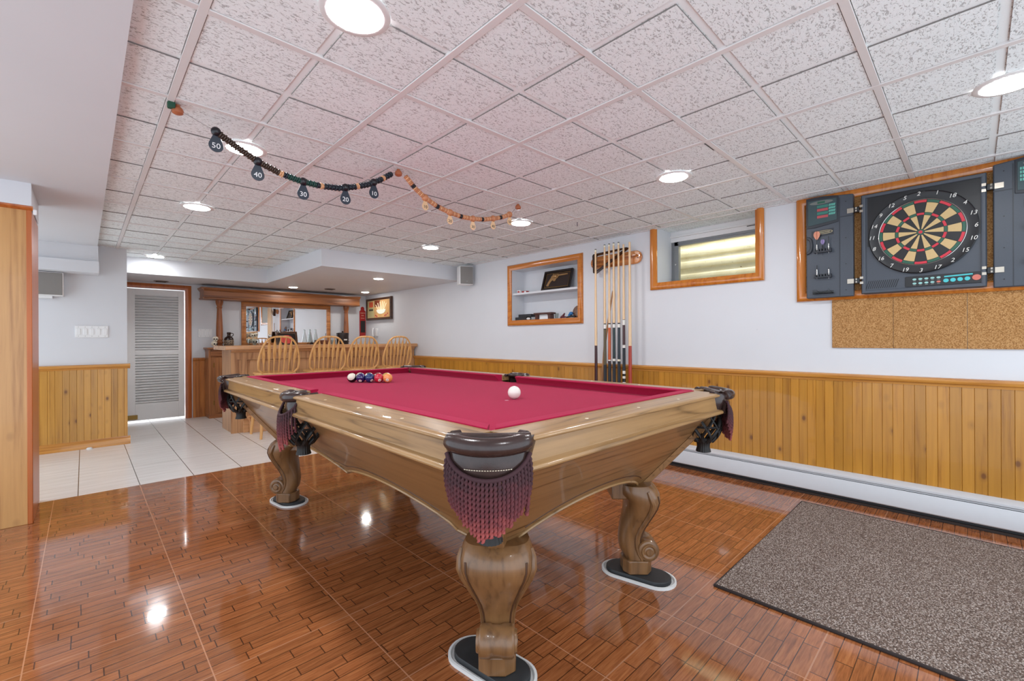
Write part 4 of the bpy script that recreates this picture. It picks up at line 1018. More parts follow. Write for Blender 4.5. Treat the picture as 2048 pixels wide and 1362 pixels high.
# ------------------------------------------------------------------ dartboard cabinet on the right wall
DY0, DY1, DZ0 = -.62, .765, 1.30
surround = thing('dartboard_surround', 'glossy amber wood frame with cork backing around the electronic dartboard', 'frame', (XW, .2, 1.6))
MB().frame('x', XW, -1, DY0, DY1, DZ0, H-.052, [(0, 0), (0, .012), (.008, .018), (.02, .024), (.036, .026), (.048, .020), (.054, .010), (.054, 0)]).build('frame', AMB_Z, surround)
B(XW-.008, XW-.001, DY0, DY1, DZ0, H-.052).build('cork_backing', CORK, surround, smooth=0)
CK = 'cork panels below the dartboard'
for y0, y1, lb in ((.330, .625, 'cork wall panel below the dartboard, leftmost of three'), (.026, .3285, 'cork wall panel below the dartboard, middle of three'), (-.62, .0245, 'cork wall panel below the dartboard, cut by the right picture edge')):
    o = B(XW-.010, XW-.0005, y0, y1, .945, 1.246).build('cork_panel', CORK, None, bevel=.001, smooth=0); o['label'] = lb; o['category'] = 'cork panel'; o['group'] = CK
db = thing('electronic_dartboard', 'grey electronic dartboard cabinet with both doors folded open', 'dartboard', (XW-.03, .21, 1.57))
SLATE = plain('slate_grey_plastic', (66, 72, 82), .42, var=.12, sc=220); SLATE2 = plain('dark_slate_plastic', (38, 42, 50), .4, var=.1, sc=200)
BLK = plain('black_board_plastic', (20, 20, 24), .4)
XF = XW-.066       # front plane of the centre housing
def pw(poly, h0, h1): return MB().prism(poly, lambda y, z: (h0, y, z), lambda y, z: (h1, y, z))
def rrect(y0, y1, z0, z1, r=.015, n=5):
    pts = []
    for cy, cz, a0 in ((y1-r, z1-r, 0), (y0+r, z1-r, PI/2), (y0+r, z0+r, PI), (y1-r, z0+r, 1.5*PI)):
        pts += [(cy+r*math.cos(a0+PI/2*k/n), cz+r*math.sin(a0+PI/2*k/n)) for k in range(n+1)]
    return pts
HYa, HYb, HZa, HZb = -.048, .470, 1.268, 1.862
pw(rrect(HYa, HYb, HZa, HZb, .018), XW-.012, XF+.008).build('housing', SLATE, db, bevel=.004)
hs = MB().frame('x', XF+.008, -1, HYa+.022, HYb-.022, HZa+.022, HZb-.022, [(0, 0), (.0, .008), (.006, .012), (.016, .012), (.021, .004), (.021, 0)])
hs.build('raised_rim', SLATE, db)
BC = (.205, 1.594); RO = .228
MB().prism([(BC[0]+a, BC[1]+b_) for a, b_ in [((HYb-HYa)/2-.025, (RO+.02)), (-(HYb-HYa)/2+.025, (RO+.02)), (-(HYb-HYa)/2+.025, -RO*.2), ((HYb-HYa)/2-.025, -RO*.2)]], lambda y, z: (XF+.0085, y, z), lambda y, z: (XF+.006, y, z)).build('dark_recess', BLK, db, smooth=0)
Mb = Matrix.Translation((XF+.006, BC[0], BC[1])) @ Matrix.Rotation(-PI/2, 4, 'Y')
MB().lathe([(0, 0), (RO, 0), (RO, .012), (RO-.004, .016), (RO-.010, .013), (.182, .013), (.18, .011), (0, .011)], (0, 0, 0), 80, Mb).build('catch_ring', BLK, db, smooth=30)
hx_ = XF+.006-.011
cols_ = [lin((206, 178, 128)), 0]
TAN = plain('beige_dart_segments', (204, 174, 122), .6, var=.1, sc=300); SEGB = plain('black_dart_segments', (24, 24, 26), .5); RSEG = plain('red_dart_segments', (204, 44, 62), .5); GSEG = plain('green_dart_segments', (38, 92, 72), .5)
fc = MB()
R_ = [.016, .094, .108, .163, .178]
for k in range(20):
    a0, a1 = math.radians(90-9-18*k+.5), math.radians(90-9-18*k+17.5)      # k=0 sector '1'.. drawn around
    for ri in range(4):
        inner, outer = R_[ri]+.0012, R_[ri+1]-.0012
        ring_ = ri in (1, 3)
        odd = k % 2
        mi = (3 if odd else 2) if ring_ else (0 if odd else 1)
        poly = []
        for q in range(5): a = a0+(a1-a0)*q/4; poly.append((outer*math.cos(a), outer*math.sin(a)))
        for q in range(5): a = a1+(a0-a1)*q/4; poly.append((inner*math.cos(a), inner*math.sin(a)))
        fc.mat(mi).prism([(BC[0]-u, BC[1]+v) for u, v in poly], lambda y, z: (hx_, y, z), lambda y, z: (hx_-.0035, y, z))
fc.mat(3).prism([(BC[0]+.0150*math.cos(2*PI*q/24), BC[1]+.0150*math.sin(2*PI*q/24)) for q in range(24)], lambda y, z: (hx_, y, z), lambda y, z: (hx_-.004, y, z))
fc.mat(2).prism([(BC[0]+.0085*math.cos(2*PI*q/20), BC[1]+.0085*math.sin(2*PI*q/20)) for q in range(20)], lambda y, z: (hx_, y, z), lambda y, z: (hx_-.0048, y, z))
fc.build('segments', [TAN, SEGB, RSEG, GSEG], db, smooth=0)
MB().tube([(hx_-.001, BC[0]+.181*math.cos(2*PI*q/72), BC[1]+.181*math.sin(2*PI*q/72)) for q in range(72)], .0018, 6, closed=True).build('score_wire', CHROME, db)
ob_ = MB()
for k in range(20):
    a = math.radians(90-18*k-9); ob_.tube([(hx_-.0005, BC[0]-.184*math.cos(a), BC[1]+.184*math.sin(a)), (hx_-.0005, BC[0]-.203*math.cos(a), BC[1]+.203*math.sin(a))], .0009, 4)
ob_.tube([(hx_-.0005, BC[0]+.201*math.cos(2*PI*q/60), BC[1]+.201*math.sin(2*PI*q/60)) for q in range(60)], .0009, 4, closed=True)
ob_.build('outer_segments', plain('outer_segment_grey', (56, 56, 60), .5), db)
nums = ['20', '1', '18', '4', '13', '6', '10', '15', '2', '17', '3', '19', '7', '16', '8', '11', '14', '9', '12', '5']
nm = MB()
for k, n_ in enumerate(nums):
    a = math.radians(90-18*k+0)
    cy, cz = BC[0]-.2135*math.cos(a), BC[1]+.2135*math.sin(a)
    if n_ == '20':
        nm.mat(0).text('2', .030, (hx_-.0045, cy+.008, cz), (0, -1, 0), (0, 0, 1), .0006, shear=.25); nm.mat(1).text('0', .030, (hx_-.0045, cy-.010, cz), (0, -1, 0), (0, 0, 1), .0006, shear=.25)
    else: nm.mat(0).text(n_, .030, (hx_-.0045, cy, cz), (0, -1, 0), (0, 0, 1), .0006, shear=.25)
nm.build('numbers', [plain('white_numerals', (228, 226, 220), .5), plain('worn_numeral', (52, 50, 52), .5)], db, smooth=0)
# speaker slots and control panel
sl = MB()
for k in range(15):
    y = HYb-.036-.0095*k; sl.prism([(y, 1.345-.002*0), (y-.003, 1.345), (y+.012, 1.298), (y+.015, 1.298)] if k < 15 else [], lambda a, b_: (XF+.0078, a, b_), lambda a, b_: (XF+.0070, a, b_))
sl.build('speaker_slots', plain('slot_black', (16, 18, 22), .6), db, smooth=0)
cpn = pw(rrect(-.030, .272, 1.293, 1.352, .006), XF+.008, XF+.0045).build('control_panel', BLK, db, bevel=.001)
TEAL = plain('teal_buttons', (70, 190, 196), .45); PALET = plain('pale_teal_buttons', (150, 200, 196), .45); SALM = plain('salmon_button', (206, 112, 96), .45)
def button(y, z, a, b_, m, lb=None):
    return pw([(y+a*math.cos(2*PI*q/20), z+b_*math.sin(2*PI*q/20)) for q in range(20)], XF+.0045, XF+.001).build('button', m, db, bevel=.0006, label=lb)
for j in range(5):
    button(.232-.0245*j, 1.334+.0005*j, .0085, .0055, PALET); button(.232-.0245*j, 1.311+.0005*j, .0085, .0055, PALET if j < 4 else SALM, 'small salmon button' if j == 4 else None)
for j in range(4): button(.105-.0270*j, 1.316+.001*j, .0108, .0105, TEAL)
button(-.010, 1.322, .0165, .0150, SALM, 'large round salmon button')
pw([(.112, 1.334), (.004, 1.338), (.004, 1.345), (.112, 1.341)], XF+.0045, XF+.003).build('teal_bar', TEAL, db, smooth=0)
tx = MB()
for j in range(5):
    for z in (1.3255, 1.3025): tx.box(XF+.0038, XF+.0046, .226-.0245*j, .238-.0245*j, z-.0008, z+.0008)
tx.build('panel_print', plain('panel_print_grey', (170, 168, 160), .6), db, smooth=0)
# doors
def door(y0, y1, z0, z1, mirror, lb):
    s_ = -1 if mirror else 1      # outer edge direction
    def Yf(f): return y0+(y1-y0)*f        # f 0 = hinge side edge, 1 = outer edge
    XD0, XD1 = XW-.012, XW-.058
    poly = [(Yf(0), z0), (Yf(0), z1-.02), (Yf(.30), z1-.012), (Yf(.62), z1), (Yf(1.0), z1), (Yf(1.0), z0)]
    d = pw(poly, XD0, XD1).build('door', SLATE, db, bevel=.005, label=lb)
    pw([(Yf(.27), z0+.004), (Yf(.27), z1-.03), (Yf(.285), z1-.03), (Yf(.285), z0+.004)], XD1, XD1-.0012).build('door_groove', SLATE2, d, smooth=0)
    pw([(Yf(0.0), 1.752), (Yf(.27), 1.752), (Yf(.27), 1.757), (Yf(0), 1.757)], XD1, XD1-.0012).build('door_groove', SLATE2, d, smooth=0)
    sc = MB()
    for z in (z0+.04, z0+.20, z0+.36, z1-.06): sc.lathe([(0, 0), (.003, 0), (.003, .001), (0, .001)], (XD1-.001, Yf(.15), z), 8, Matrix.Rotation(-PI/2, 4, 'Y'))
    sc.build('screws', BLK, d)
    f0, f1 = .30, .97
    pw([(Yf(f0), 1.728), (Yf(f0), z1-.016), (Yf(.62), z1-.004), (Yf(.995), z1-.004), (Yf(.995), 1.710), (Yf(.8), 1.708)], XD1, XD1-.004).build('display_surround', SLATE2, d, bevel=.002)
    ds = pw([(Yf(.335), 1.742), (Yf(.335), z1-.028), (Yf(.62), z1-.022), (Yf(.95), z1-.022), (Yf(.95), 1.724)], XD1-.004, XD1-.007).build('score_display', plain('smoked_display', (66, 84, 88), .12), d, bevel=.001)
    cy = Yf(.66); z_ = z1-.040
    def on(poly, m, nm, h=.0078): return pw(poly, XD1-.007, XD1-h).build(nm, m, ds, smooth=0)
    on([(cy+.062*math.cos(2*PI*q/28), z_+.0115*math.sin(2*PI*q/28)) for q in range(28)], plain('display_oval', (112, 116, 112), .4), 'display_oval')
    on(rect(cy-.020, cy+.020, z_-.007, z_+.007), GSEG, 'score_window', .0085)
    DR, DG = plain('display_red', (176, 74, 80), .4), plain('display_green', (48, 120, 106), .4)
    for q in range(4): on(rect(Yf(.53)-.004, Yf(.75), z_-.034-.0215*q, z_-.018-.0215*q), DG if q % 2 == 0 else DR, 'score_window', .0085)
    for q in range(4):
        zz = z_-.018-.0185*q
        for u in range(4): on([(Yf(.37)+.0085*u+.002*0, zz-.013), (Yf(.37)+.0085*u+.007, zz-.013), (Yf(.37)+.0085*u+.004, zz), (Yf(.37)+.0085*u-.003, zz)] if not mirror else [(Yf(.37)-.0085*u, zz-.013), (Yf(.37)-.0085*u-.006, zz-.013), (Yf(.37)-.0085*u-.006, zz), (Yf(.37)-.0085*u, zz)], plain('display_teal', (96, 176, 160), .4), 'cricket_mark', .0085)
    return d, Yf, XD1
dl, YfL, XL = door(.507, .752, 1.262, 1.905, False, 'left folded-open door with score display')
dr, YfR, XR = door(-.070, -.316, 1.262, 1.912, True, 'right folded-open door cut by the picture edge')
def rack(Yc, z, par, XD1):
    rk = MB().box(XD1-.026, XD1-.001, Yc-.046, Yc+.046, z-.006, z+.004)
    for q in (-1, 0, 1): rk.box(XD1-.028, XD1-.001, Yc+q*.031-.013, Yc+q*.031-.004, z, z+.018).box(XD1-.028, XD1-.001, Yc+q*.031+.004, Yc+q*.031+.013, z, z+.018).box(XD1-.008, XD1-.001, Yc+q*.031-.013, Yc+q*.031+.013, z, z+.018)
    rk.build('dart_rack', SLATE2, par, bevel=.0012)
rack(YfL(.625), 1.552, dl, XL); rack(YfL(.625), 1.392, dl, XL); rack(YfR(.62), 1.545, dr, XR); rack(YfR(.62), 1.375, dr, XR)
pw([(YfL(.40), 1.655), (YfL(.88), 1.645), (YfL(.88), 1.690), (YfL(.40), 1.695)], XL, XL-.001).build('badge_plate', SLATE2, dl, smooth=0)
by, bz = YfL(.60), 1.676
MB().tube([(XL-.0015, by+.042*math.cos(2*PI*q/32), bz+.010*math.sin(2*PI*q/32)) for q in range(32)], .0016, 6, closed=True).build('badge_oval', plain('pale_gold', (214, 200, 160), .3, .3), dl)
MB().tube([(XL-.0015, by+.028-.056*q/40, bz+.0038*math.sin(q*1.35)) for q in range(41)], .0009, 5).build('badge_lettering', plain('pale_gold', (214, 200, 160), .3, .3), dl, smooth=0)
pw(rrect(YfR(.92), YfR(.42), 1.650, 1.700, .006), XR, XR-.001).build('badge_plate', SLATE2, dr, smooth=0)
# curved finger grip on the left door
gp = [(.0, .058), (.018, .052), (.030, .036), (.034, 0), (.030, -.036), (.018, -.052), (0, -.058), (0, -.040), (.010, -.036), (.018, -.024), (.020, 0), (.018, .024), (.010, .036), (0, .040)]
pw([(YfL(.985)-a, 1.600+b_) for a, b_ in gp], XL, XL-.014).build('finger_grip', SLATE2, dl, bevel=.003)
for Yc, par, XX, z in ((YfL(.62), dl, XL, 1.300), (YfR(.75), dr, XR, 1.300)):
    MB().box(XX-.022, XX-.001, Yc-.055, Yc+.055, z-.014, z-.011).box(XX-.022, XX-.020, Yc-.055, Yc+.055, z-.014, z+.004).tube([(XX-.021, Yc-.05, z-.012), (XX-.021, Yc-.03, z+.014), (XX-.021, Yc-.015, z-.006), (XX-.021, Yc+.02, z-.006), (XX-.021, Yc+.035, z+.012), (XX-.021, Yc+.055, z+.010)], .0016, 6).build('clear_tip_tray', glass('clear_plastic_tray', (200, 200, 196)), par)
hm = plain('nickel_hinge', (176, 168, 156), .3, .9)
for ye, sg in ((.489, 1), (-.059, -1)):
    for z in (1.782, 1.352):
        h = MB()
        h.box(XF-.002, XF+.006, ye+sg*.012, ye+sg*.040, z-.013, z+.013) if False else None
        h.box(XW-.064, XW-.058, min(ye+sg*.016, ye+sg*.048), max(ye+sg*.016, ye+sg*.048), z-.014, z+.014)
        h.box(XF-.006, XF+.003, min(ye-sg*.014, ye-sg*.030), max(ye-sg*.014, ye-sg*.030), z+.008, z+.022).box(XF-.006, XF+.003, min(ye-sg*.014, ye-sg*.030), max(ye-sg*.014, ye-sg*.030), z-.022, z-.008)
        for q in (-.012, .004): h.tube([(XW-.066, ye+sg*.004, z+q), (XW-.066, ye+sg*.004, z+q+.010)], .005, 8)
        h.build('hinge', hm, db)
        B(XW-.068, XW-.05, min(ye-sg*.012, ye+sg*.014), max(ye-sg*.012, ye+sg*.014), z-.016, z+.016).build('hinge_knuckle', BLK, db, bevel=.002)
# darts standing in the left door racks
def dart(y, z, flight, lb, fl=True, sc=1.0, barrel=CHROME, up_=True):
    t = thing('dart', lb, 'dart', (XL-.016, y, z), 'darts in the left door racks')
    b0 = MB().lathe([(0, -.030), (.0009, -.028), (.0011, -.012), (.0025, -.010), (.0036, 0), (.0036, .006), (.003, .008), (.0036, .010), (.0036, .020), (.003, .022), (.0036, .024), (.0034, .030), (.002, .034), (0, .034)], (XL-.016, y, z), 12).build('barrel', barrel, t)
    MB().tube([(XL-.016, y, z+.032), (XL-.016, y, z+.070*sc)], .0018, 8).build('shaft', plain('black_dart_shaft', (26, 26, 28), .4), t)
    if fl:
        zz = z+.060*sc
        shp = [(0, 0), (.006, .006), (.015, .022), (.018, .036), (.014, .050), (.006, .056), (0, .054)]
        m = MB()
        for sg in (-1, 1):
            m.prism([(sg*a*sc, b_*sc) for a, b_ in shp], lambda u, v: (XL-.0163, y+u, zz+v), lambda u, v: (XL-.0157, y+u, zz+v))
        m.prism([(a*sc*.5, b_*sc) for a, b_ in shp], lambda u, v: (XL-.016-u, y-.0003, zz+v), lambda u, v: (XL-.016-u, y+.0003, zz+v))
        m.build('flight', flight, t, smooth=0)
yc = YfL(.625)
dart(yc+.031, 1.568, plain('copper_flight', (206, 138, 112), .3, .3), 'dart with copper coloured flight in the upper dart rack')
dart(yc, 1.556, plain('lilac_flight', (140, 124, 172), .4), 'dart with small lilac flight in the upper dart rack', sc=.62, barrel=plain('dark_barrel', (40, 40, 44), .3, .6))
dart(yc-.031, 1.566, None, 'dart without flight standing in the upper dart rack', fl=False, sc=1.1)
dart(yc+.031, 1.410, None, 'dart without flight at the left of the lower dart rack', fl=False, sc=.85)
dart(yc-.031, 1.406, None, 'dart without flight at the right of the lower dart rack', fl=False, sc=.62)
MB()
# ------------------------------------------------------------------ cue rack and cues
cr = thing('cue_rack', 'amber wooden oval cue rack board on the right wall', 'cue rack', (XW-.02, 2.20, 1.71))
RW = wood('glossy_red_brown_wood', (146, 78, 34), (206, 132, 68), 'y', .2, cath=.55, coat=.6)
el = stadium(.262, .056, 12)
MB().prism([(v+2.215, u+1.708) for u, v in el], lambda y, z: (XW-.024, y, z), lambda y, z: (XW-.001, y, z)).build('back_board', RW, cr, bevel=.006)
MB().prism([(v*.92+2.215, u*.34+1.722) for u, v in stadium(.245, .040, 8)], lambda y, z: (XW-.050, y, z), lambda y, z: (XW-.024, y, z)).build('slotted_ledge', RW, cr, bevel=.004)
for y in (1.985, 2.445): MB().lathe([(0, 0), (.005, 0), (.005, .002), (0, .003)], (XW-.024, y, 1.70), 10, Matrix.Rotation(-PI/2, 4, 'Y')).build('screw_plug', plain('dark_plug', (60, 34, 20), .5), cr)
bt = thing('cue_butt_tray', 'low wooden wall tray carrying the butts of the cues', 'cue tray', (XW-.07, 2.24, .33))
MB().box(XW-.136, XW-.002, 1.96, 2.46, .330, .352).box(XW-.142, XW-.135, 1.96, 2.46, .330, .375).build('tray', RW, bt, bevel=.003)
tr = thing('ball_triangle', 'dark wooden ball triangle hanging on the cue rack', 'ball rack', (XW-.06, 2.25, 1.72))
ty = [(2.395, 1.762), (2.10, 1.795), (2.085, 1.770), (2.355, 1.610), (2.392, 1.622)]
tri = [(2.40, 1.772), (2.045, 1.788), (2.395, 1.600)]
def tpath(tri, r=.022, n=6):
    out = []
    m = len(tri)
    for i in range(m):
        a, b_, c_ = (Vector(tri[(i-1) % m]), Vector(tri[i]), Vector(tri[(i+1) % m])); u = (a-b_).normalized(); v = (c_-b_).normalized()
        p0, p1 = b_+u*r, b_+v*r
        for q in range(n+1):
            f = q/n; out.append((p0*(1-f)**2+b_*2*f*(1-f)+p1*f*f))
    return out
rs = []
for pnt in tpath(tri):
    cyz = Vector((2.31, 1.722)); dirn = (Vector(pnt)-cyz).normalized()
    rs.append([(XW-.098, pnt.x+dirn.x*.006, pnt.y+dirn.y*.006), (XW-.052, pnt.x+dirn.x*.008, pnt.y+dirn.y*.008), (XW-.052, pnt.x-dirn.x*.016, pnt.y-dirn.y*.016), (XW-.098, pnt.x-dirn.x*.010, pnt.y-dirn.y*.010)])
MB().rings(rs, closed=True).build('triangle_frame', wood('dark_triangle_wood', (26, 16, 12), (62, 40, 30), 'y', .25), tr, bevel=.002)
MB().tube([(XW-.048, 2.27, 1.768), (XW-.056, 2.27, 1.772), (XW-.066, 2.27, 1.768)], .003, 6).build('hanging_peg', BLACKM, tr)
MAPLE = wood('pale_maple_cue_shaft', (206, 166, 122), (232, 200, 160), 'z', .25, cath=.2)
def cue(y, ztip, sections, lb, r0=.0078, r1=.0158, x=XW-.115, tip=True, zb=.352):
    t = thing('pool_cue', lb, 'pool cue', (x, y, zb), 'pool cues in the wall rack')
    L = ztip-zb
    def R(z): return r1+(r0-r1)*((z-zb)/L)**.85
    zs = [zb]+[s_[0] for s_ in sections]
    for i, (ze, m, nm_) in enumerate(sections):
        z0 = zs[i]; n = max(1, int((ze-z0)/.1))
        MB().lathe([(0, z0)]+[(R(z0+(ze-z0)*k/n), z0+(ze-z0)*k/n) for k in range(n+1)]+[(0, ze)], (x, y, 0), 14).build(nm_, m, t)
    if tip:
        MB().lathe([(0, ztip), (r0*.98, ztip), (r0*.98, ztip+.018), (0, ztip+.018)], (x, y, 0), 12).build('ferrule', IVORY, t)
        MB().lathe([(0, ztip+.018), (r0*1.05, ztip+.018), (r0, ztip+.024), (0, ztip+.026)], (x, y, 0), 12).build('leather_tip', plain('blue_black_tip', (32, 44, 52), .8), t)
    return t
WR = plain('dark_linen_wrap', (46, 50, 56), .8, var=.3, sc=500); BAND = plain('white_cue_band', (226, 222, 214), .3); BLKC = plain('black_cue_ring', (18, 16, 16), .3)
RO_ = plain('rosewood_butt', (62, 20, 22), .25); RUST = plain('rust_red_butt', (164, 56, 36), .35); ORA = plain('orange_cue_stain', (196, 84, 26), .3); DGR = plain('dark_green_cue', (22, 44, 44), .25); OLV = plain('olive_brown_cue', (92, 78, 50), .3); DNV = plain('dark_navy_cue', (28, 38, 46), .25)
cue(2.356, 1.789, [(.948, RO_, 'butt'), (1.789, MAPLE, 'shaft')], 'one-piece cue with dark rosewood butt, leftmost in the rack', .0080, .0162)
cue(2.260, 1.815, [(.780, WR, 'wrap'), (1.09, OLV, 'forearm'), (1.098, BLKC, 'ring'), (1.135, BAND, 'collar'), (1.143, BLKC, 'ring'), (1.815, MAPLE, 'shaft')], 'cue with olive forearm and dark wrap, second from the left')
cue(2.213, 1.816, [(.795, WR, 'wrap'), (.815, RO_, 'ring'), (.825, BAND, 'ring'), (1.105, ORA, 'forearm'), (1.135, BAND, 'collar'), (1.145, BLKC, 'ring'), (1.816, MAPLE, 'shaft')], 'cue with bright orange forearm in the wall rack')
cue(2.167, 1.817, [(.795, WR, 'wrap'), (.815, BLKC, 'ring'), (.835, BAND, 'ring'), (.85, BLKC, 'ring'), (1.105, DGR, 'forearm'), (1.135, BAND, 'collar'), (1.145, BLKC, 'ring'), (1.817, MAPLE, 'shaft')], 'cue with dark green forearm, just right of the orange one')
cue(2.118, 1.814, [(.795, WR, 'wrap'), (.815, BLKC, 'ring'), (.832, IVORY, 'ring'), (1.105, DNV, 'forearm'), (1.135, BAND, 'collar'), (1.145, BLKC, 'ring'), (1.814, MAPLE, 'shaft')], 'cue with dark navy forearm, third from the right')
cue(2.069, 1.812, [(.585, WR, 'wrap'), (.615, plain('grey_cue_sleeve', (120, 124, 126), .5), 'sleeve'), (.64, BAND, 'ring'), (.67, BLKC, 'ring'), (.69, BAND, 'ring'), (.71, BLKC, 'ring'), (.735, BAND, 'ring'), (.93, WR, 'wrap'), (.955, BAND, 'ring'), (1.125, RO_, 'forearm'), (1.168, BAND, 'collar'), (1.172, BLKC, 'ring'), (1.812, MAPLE, 'shaft')], 'cue with several white bands on a dark butt, second from the right', tip=False)
cue(2.010, 1.822, [(.948, RUST, 'butt'), (1.822, MAPLE, 'shaft')], 'one-piece cue with rust red butt, rightmost in the rack', .0088, .0178, tip=False)
t = thing('short_cue', 'short wooden cue leaning behind the orange cue', 'pool cue', (XW-.035, 2.34, .35))
MB().tube([(XW-.080, 2.345, .366), (XW-.06, 2.30, .95), (XW-.034, 2.232, 1.425)], [.013, .010, .0065], 12).build('shaft', wood('brown_short_cue', (130, 84, 50), (184, 136, 92), 'z', .3), t)
MB().tube([(XW-.034, 2.232, 1.425), (XW-.0335, 2.2315, 1.435)], .0065, 10).build('tip', plain('grey_tip', (150, 146, 140), .7), t)
# ------------------------------------------------------------------ scoring bead strings under the ceiling
YS = 2.12
KN = plain('brown_wooden_knob', (168, 96, 62), .4, var=.15, sc=80); TANB = plain('tan_wooden_bead', (188, 124, 84), .45, var=.12, sc=90); TANB2 = plain('light_wooden_bead', (210, 158, 116), .45, var=.1, sc=90)
BKB = plain('black_painted_bead', (24, 22, 28), .35); NVB = plain('dark_navy_bead', (28, 34, 44), .35); GRB = plain('dark_green_bead', (22, 62, 54), .35)
wire = plain('grey_string_wire', (150, 148, 146), .4, .4)
def string_thing(name, label, xa, xb, path, n, colfn, r, tags, tagcol, numcol, knobs, wavy):
    t = thing(name, label, 'scoring bead string', (xa, YS, H), 'snooker style scoring bead strings')
    P = [Vector((x, YS, z)) for x, z in path]
    cum = [0]
    for i in range(1, len(P)): cum.append(cum[-1]+(P[i]-P[i-1]).length)
    def at(f):
        s_ = f*cum[-1]
        for i in range(1, len(P)):
            if cum[i] >= s_-1e-9: k = (s_-cum[i-1])/(cum[i]-cum[i-1]); return P[i-1].lerp(P[i], k), (P[i]-P[i-1]).normalized()
    MB().tube([Vector((knobs[0][0], YS, knobs[0][1])), P[0]]+[at(f/20)[0] for f in range(1, 20)]+[P[-1], Vector((knobs[1][0], YS, knobs[1][1]))], .0012, 6).build('wire', wire, t)
    w_ = cum[-1]/n
    for i in range(n):
        p_, T = at((i+.5)/n); big = wavy and i % 2 == 0
        rr = r*(1.18 if big else .98); hw = w_*.5
        Q = T.to_track_quat('Z', 'Y').to_matrix().to_4x4()
        MB().lathe([(.002, -hw), (rr*.8, -hw), (rr, -hw*.45), (rr, hw*.45), (rr*.8, hw), (.002, hw)], p_, 14, Q).build('bead', colfn(i, n), t, smooth=50)
    for f, txt in tags:
        p_, T = at(f); MB().sphere(p_, r*1.45, 12, 8).build('clip_bead', tagcol[1], t)
        L = tagcol[2]; shp = []
        for q in range(25):
            a = -PI/2+2*PI*q/24*.0
        wv = L*.36; cz_ = -L*.66
        shp = [(-.14*L, 0), (.14*L, 0), (.17*L, -.14*L)]+[(wv*math.cos(a), cz_+wv*math.sin(a)) for a in [math.radians(28)-math.radians(236)*k/16 for k in range(17)]]+[(-.17*L, -.14*L)]
        # hanging tag faces the room
        tg = MB().prism([(p_.x+u, p_.z-r*.7+v) for u, v in shp], lambda x, z: (x, YS-.0015, z), lambda x, z: (x, YS+.0015, z)).build('number_tag', tagcol[0], t, bevel=.0008, smooth=0)
        MB().text(txt, L*.42, (p_.x, YS-.0019, p_.z-r*.7+cz_-.002), (1, 0, 0), (0, 0, 1), .0004, sx=1.05).build('tag_number', numcol, tg, smooth=0)
    return t
def dcol(i, n):
    f = i/n
    if i in (31, 32, 52, 53, 73, 74, 92, 93): return TANB2
    if f < .33: return plain('dark_brown_bead', (62, 44, 34), .4, var=.2)
    if .34 < f < .50: return GRB
    return NVB
p1 = [(.392, 1.853), (.545, 1.775), (.71, 1.737), (.80, 1.730), (.887, 1.739), (1.04, 1.785), (1.168, 1.862)]
p1 = [(.385, 1.852), (.46, 1.812), (.545, 1.776), (.63, 1.750), (.71, 1.737), (.80, 1.735), (.887, 1.745), (.96, 1.765), (1.04, 1.795), (1.11, 1.836), (1.168, 1.880)]
# straighten to the measured line of the photo
p1 = [(.385, 1.855), (.465, 1.810), (.545, 1.771), (.63, 1.745), (.71, 1.733), (.80, 1.731), (.887, 1.741), (.965, 1.765), (1.04, 1.795), (1.11, 1.838), (1.170, 1.882)]
S1 = string_thing('scoring_bead_string', 'dark string of beads with numbered drop tags hanging under the ceiling', .263, 1.209, p1, 100, dcol, .0128,
             [(.004, '50'), (.205, '40'), (.43, '30'), (.665, '20'), (.855, '10')], (plain('slate_tag', (40, 50, 62), .4), BKB, .072), plain('tag_white', (232, 232, 232), .5), [(.263, 1.900), (1.205, 1.900)], True)
def lcol(i, n): return BKB if i in (6, 7, 25, 26, 43, 44, 61, 62, 78, 79) else (TANB2 if i % 5 in (1, 3) else TANB)
p2 = [(1.250, 1.890), (1.31, 1.838), (1.373, 1.800), (1.455, 1.768), (1.544, 1.750), (1.63, 1.742), (1.712, 1.745), (1.80, 1.757), (1.896, 1.781), (1.965, 1.803), (2.035, 1.836)]
S2 = string_thing('scoring_bead_string', 'tan string of wooden beads with numbered drop tags hanging under the ceiling', 1.209, 2.103, p2, 90, lcol, .0138,
             [(.185, '10'), (.395, '20'), (.60, '30'), (.80, '40'), (.985, '50')], (plain('pale_wood_tag', (222, 184, 142), .4), TANB, .058), plain('tag_black', (34, 28, 26), .5), [(1.232, 1.903), (2.100, 1.903)], False)
for x, par in ((.263, S1), (1.209, S1), (2.103, S2)):
    MB().lathe([(0, 0), (.009, 0), (.009, -.006), (.015, -.010), (.020, -.020), (.018, -.031), (.010, -.036), (0, -.037)], (x, YS, H-.008), 16).build('knob', KN, par)
t = thing('ceiling_clip', 'small dark green clip on the ceiling grid left of the dark bead string', 'clip', (.243, 2.10, H))
MB().box(.232, .254, 2.098, 2.124, H-.030, H-.007).box(.230, .256, 2.108, 2.114, H-.031, H-.007).build('clip_body', plain('green_clip', (20, 74, 54), .4), t, bevel=.002)
t = thing('ceiling_hook', 'tiny dark blue hook hanging from the ceiling in front of the niche', 'hook', (2.77, 2.14, H))
MB().tube([(2.77, 2.14, H-.006), (2.77, 2.14, H-.030), (2.772, 2.142, H-.036), (2.776, 2.142, H-.032)], .0022, 6).build('wire', plain('dark_blue_wire', (28, 26, 60), .4), t)
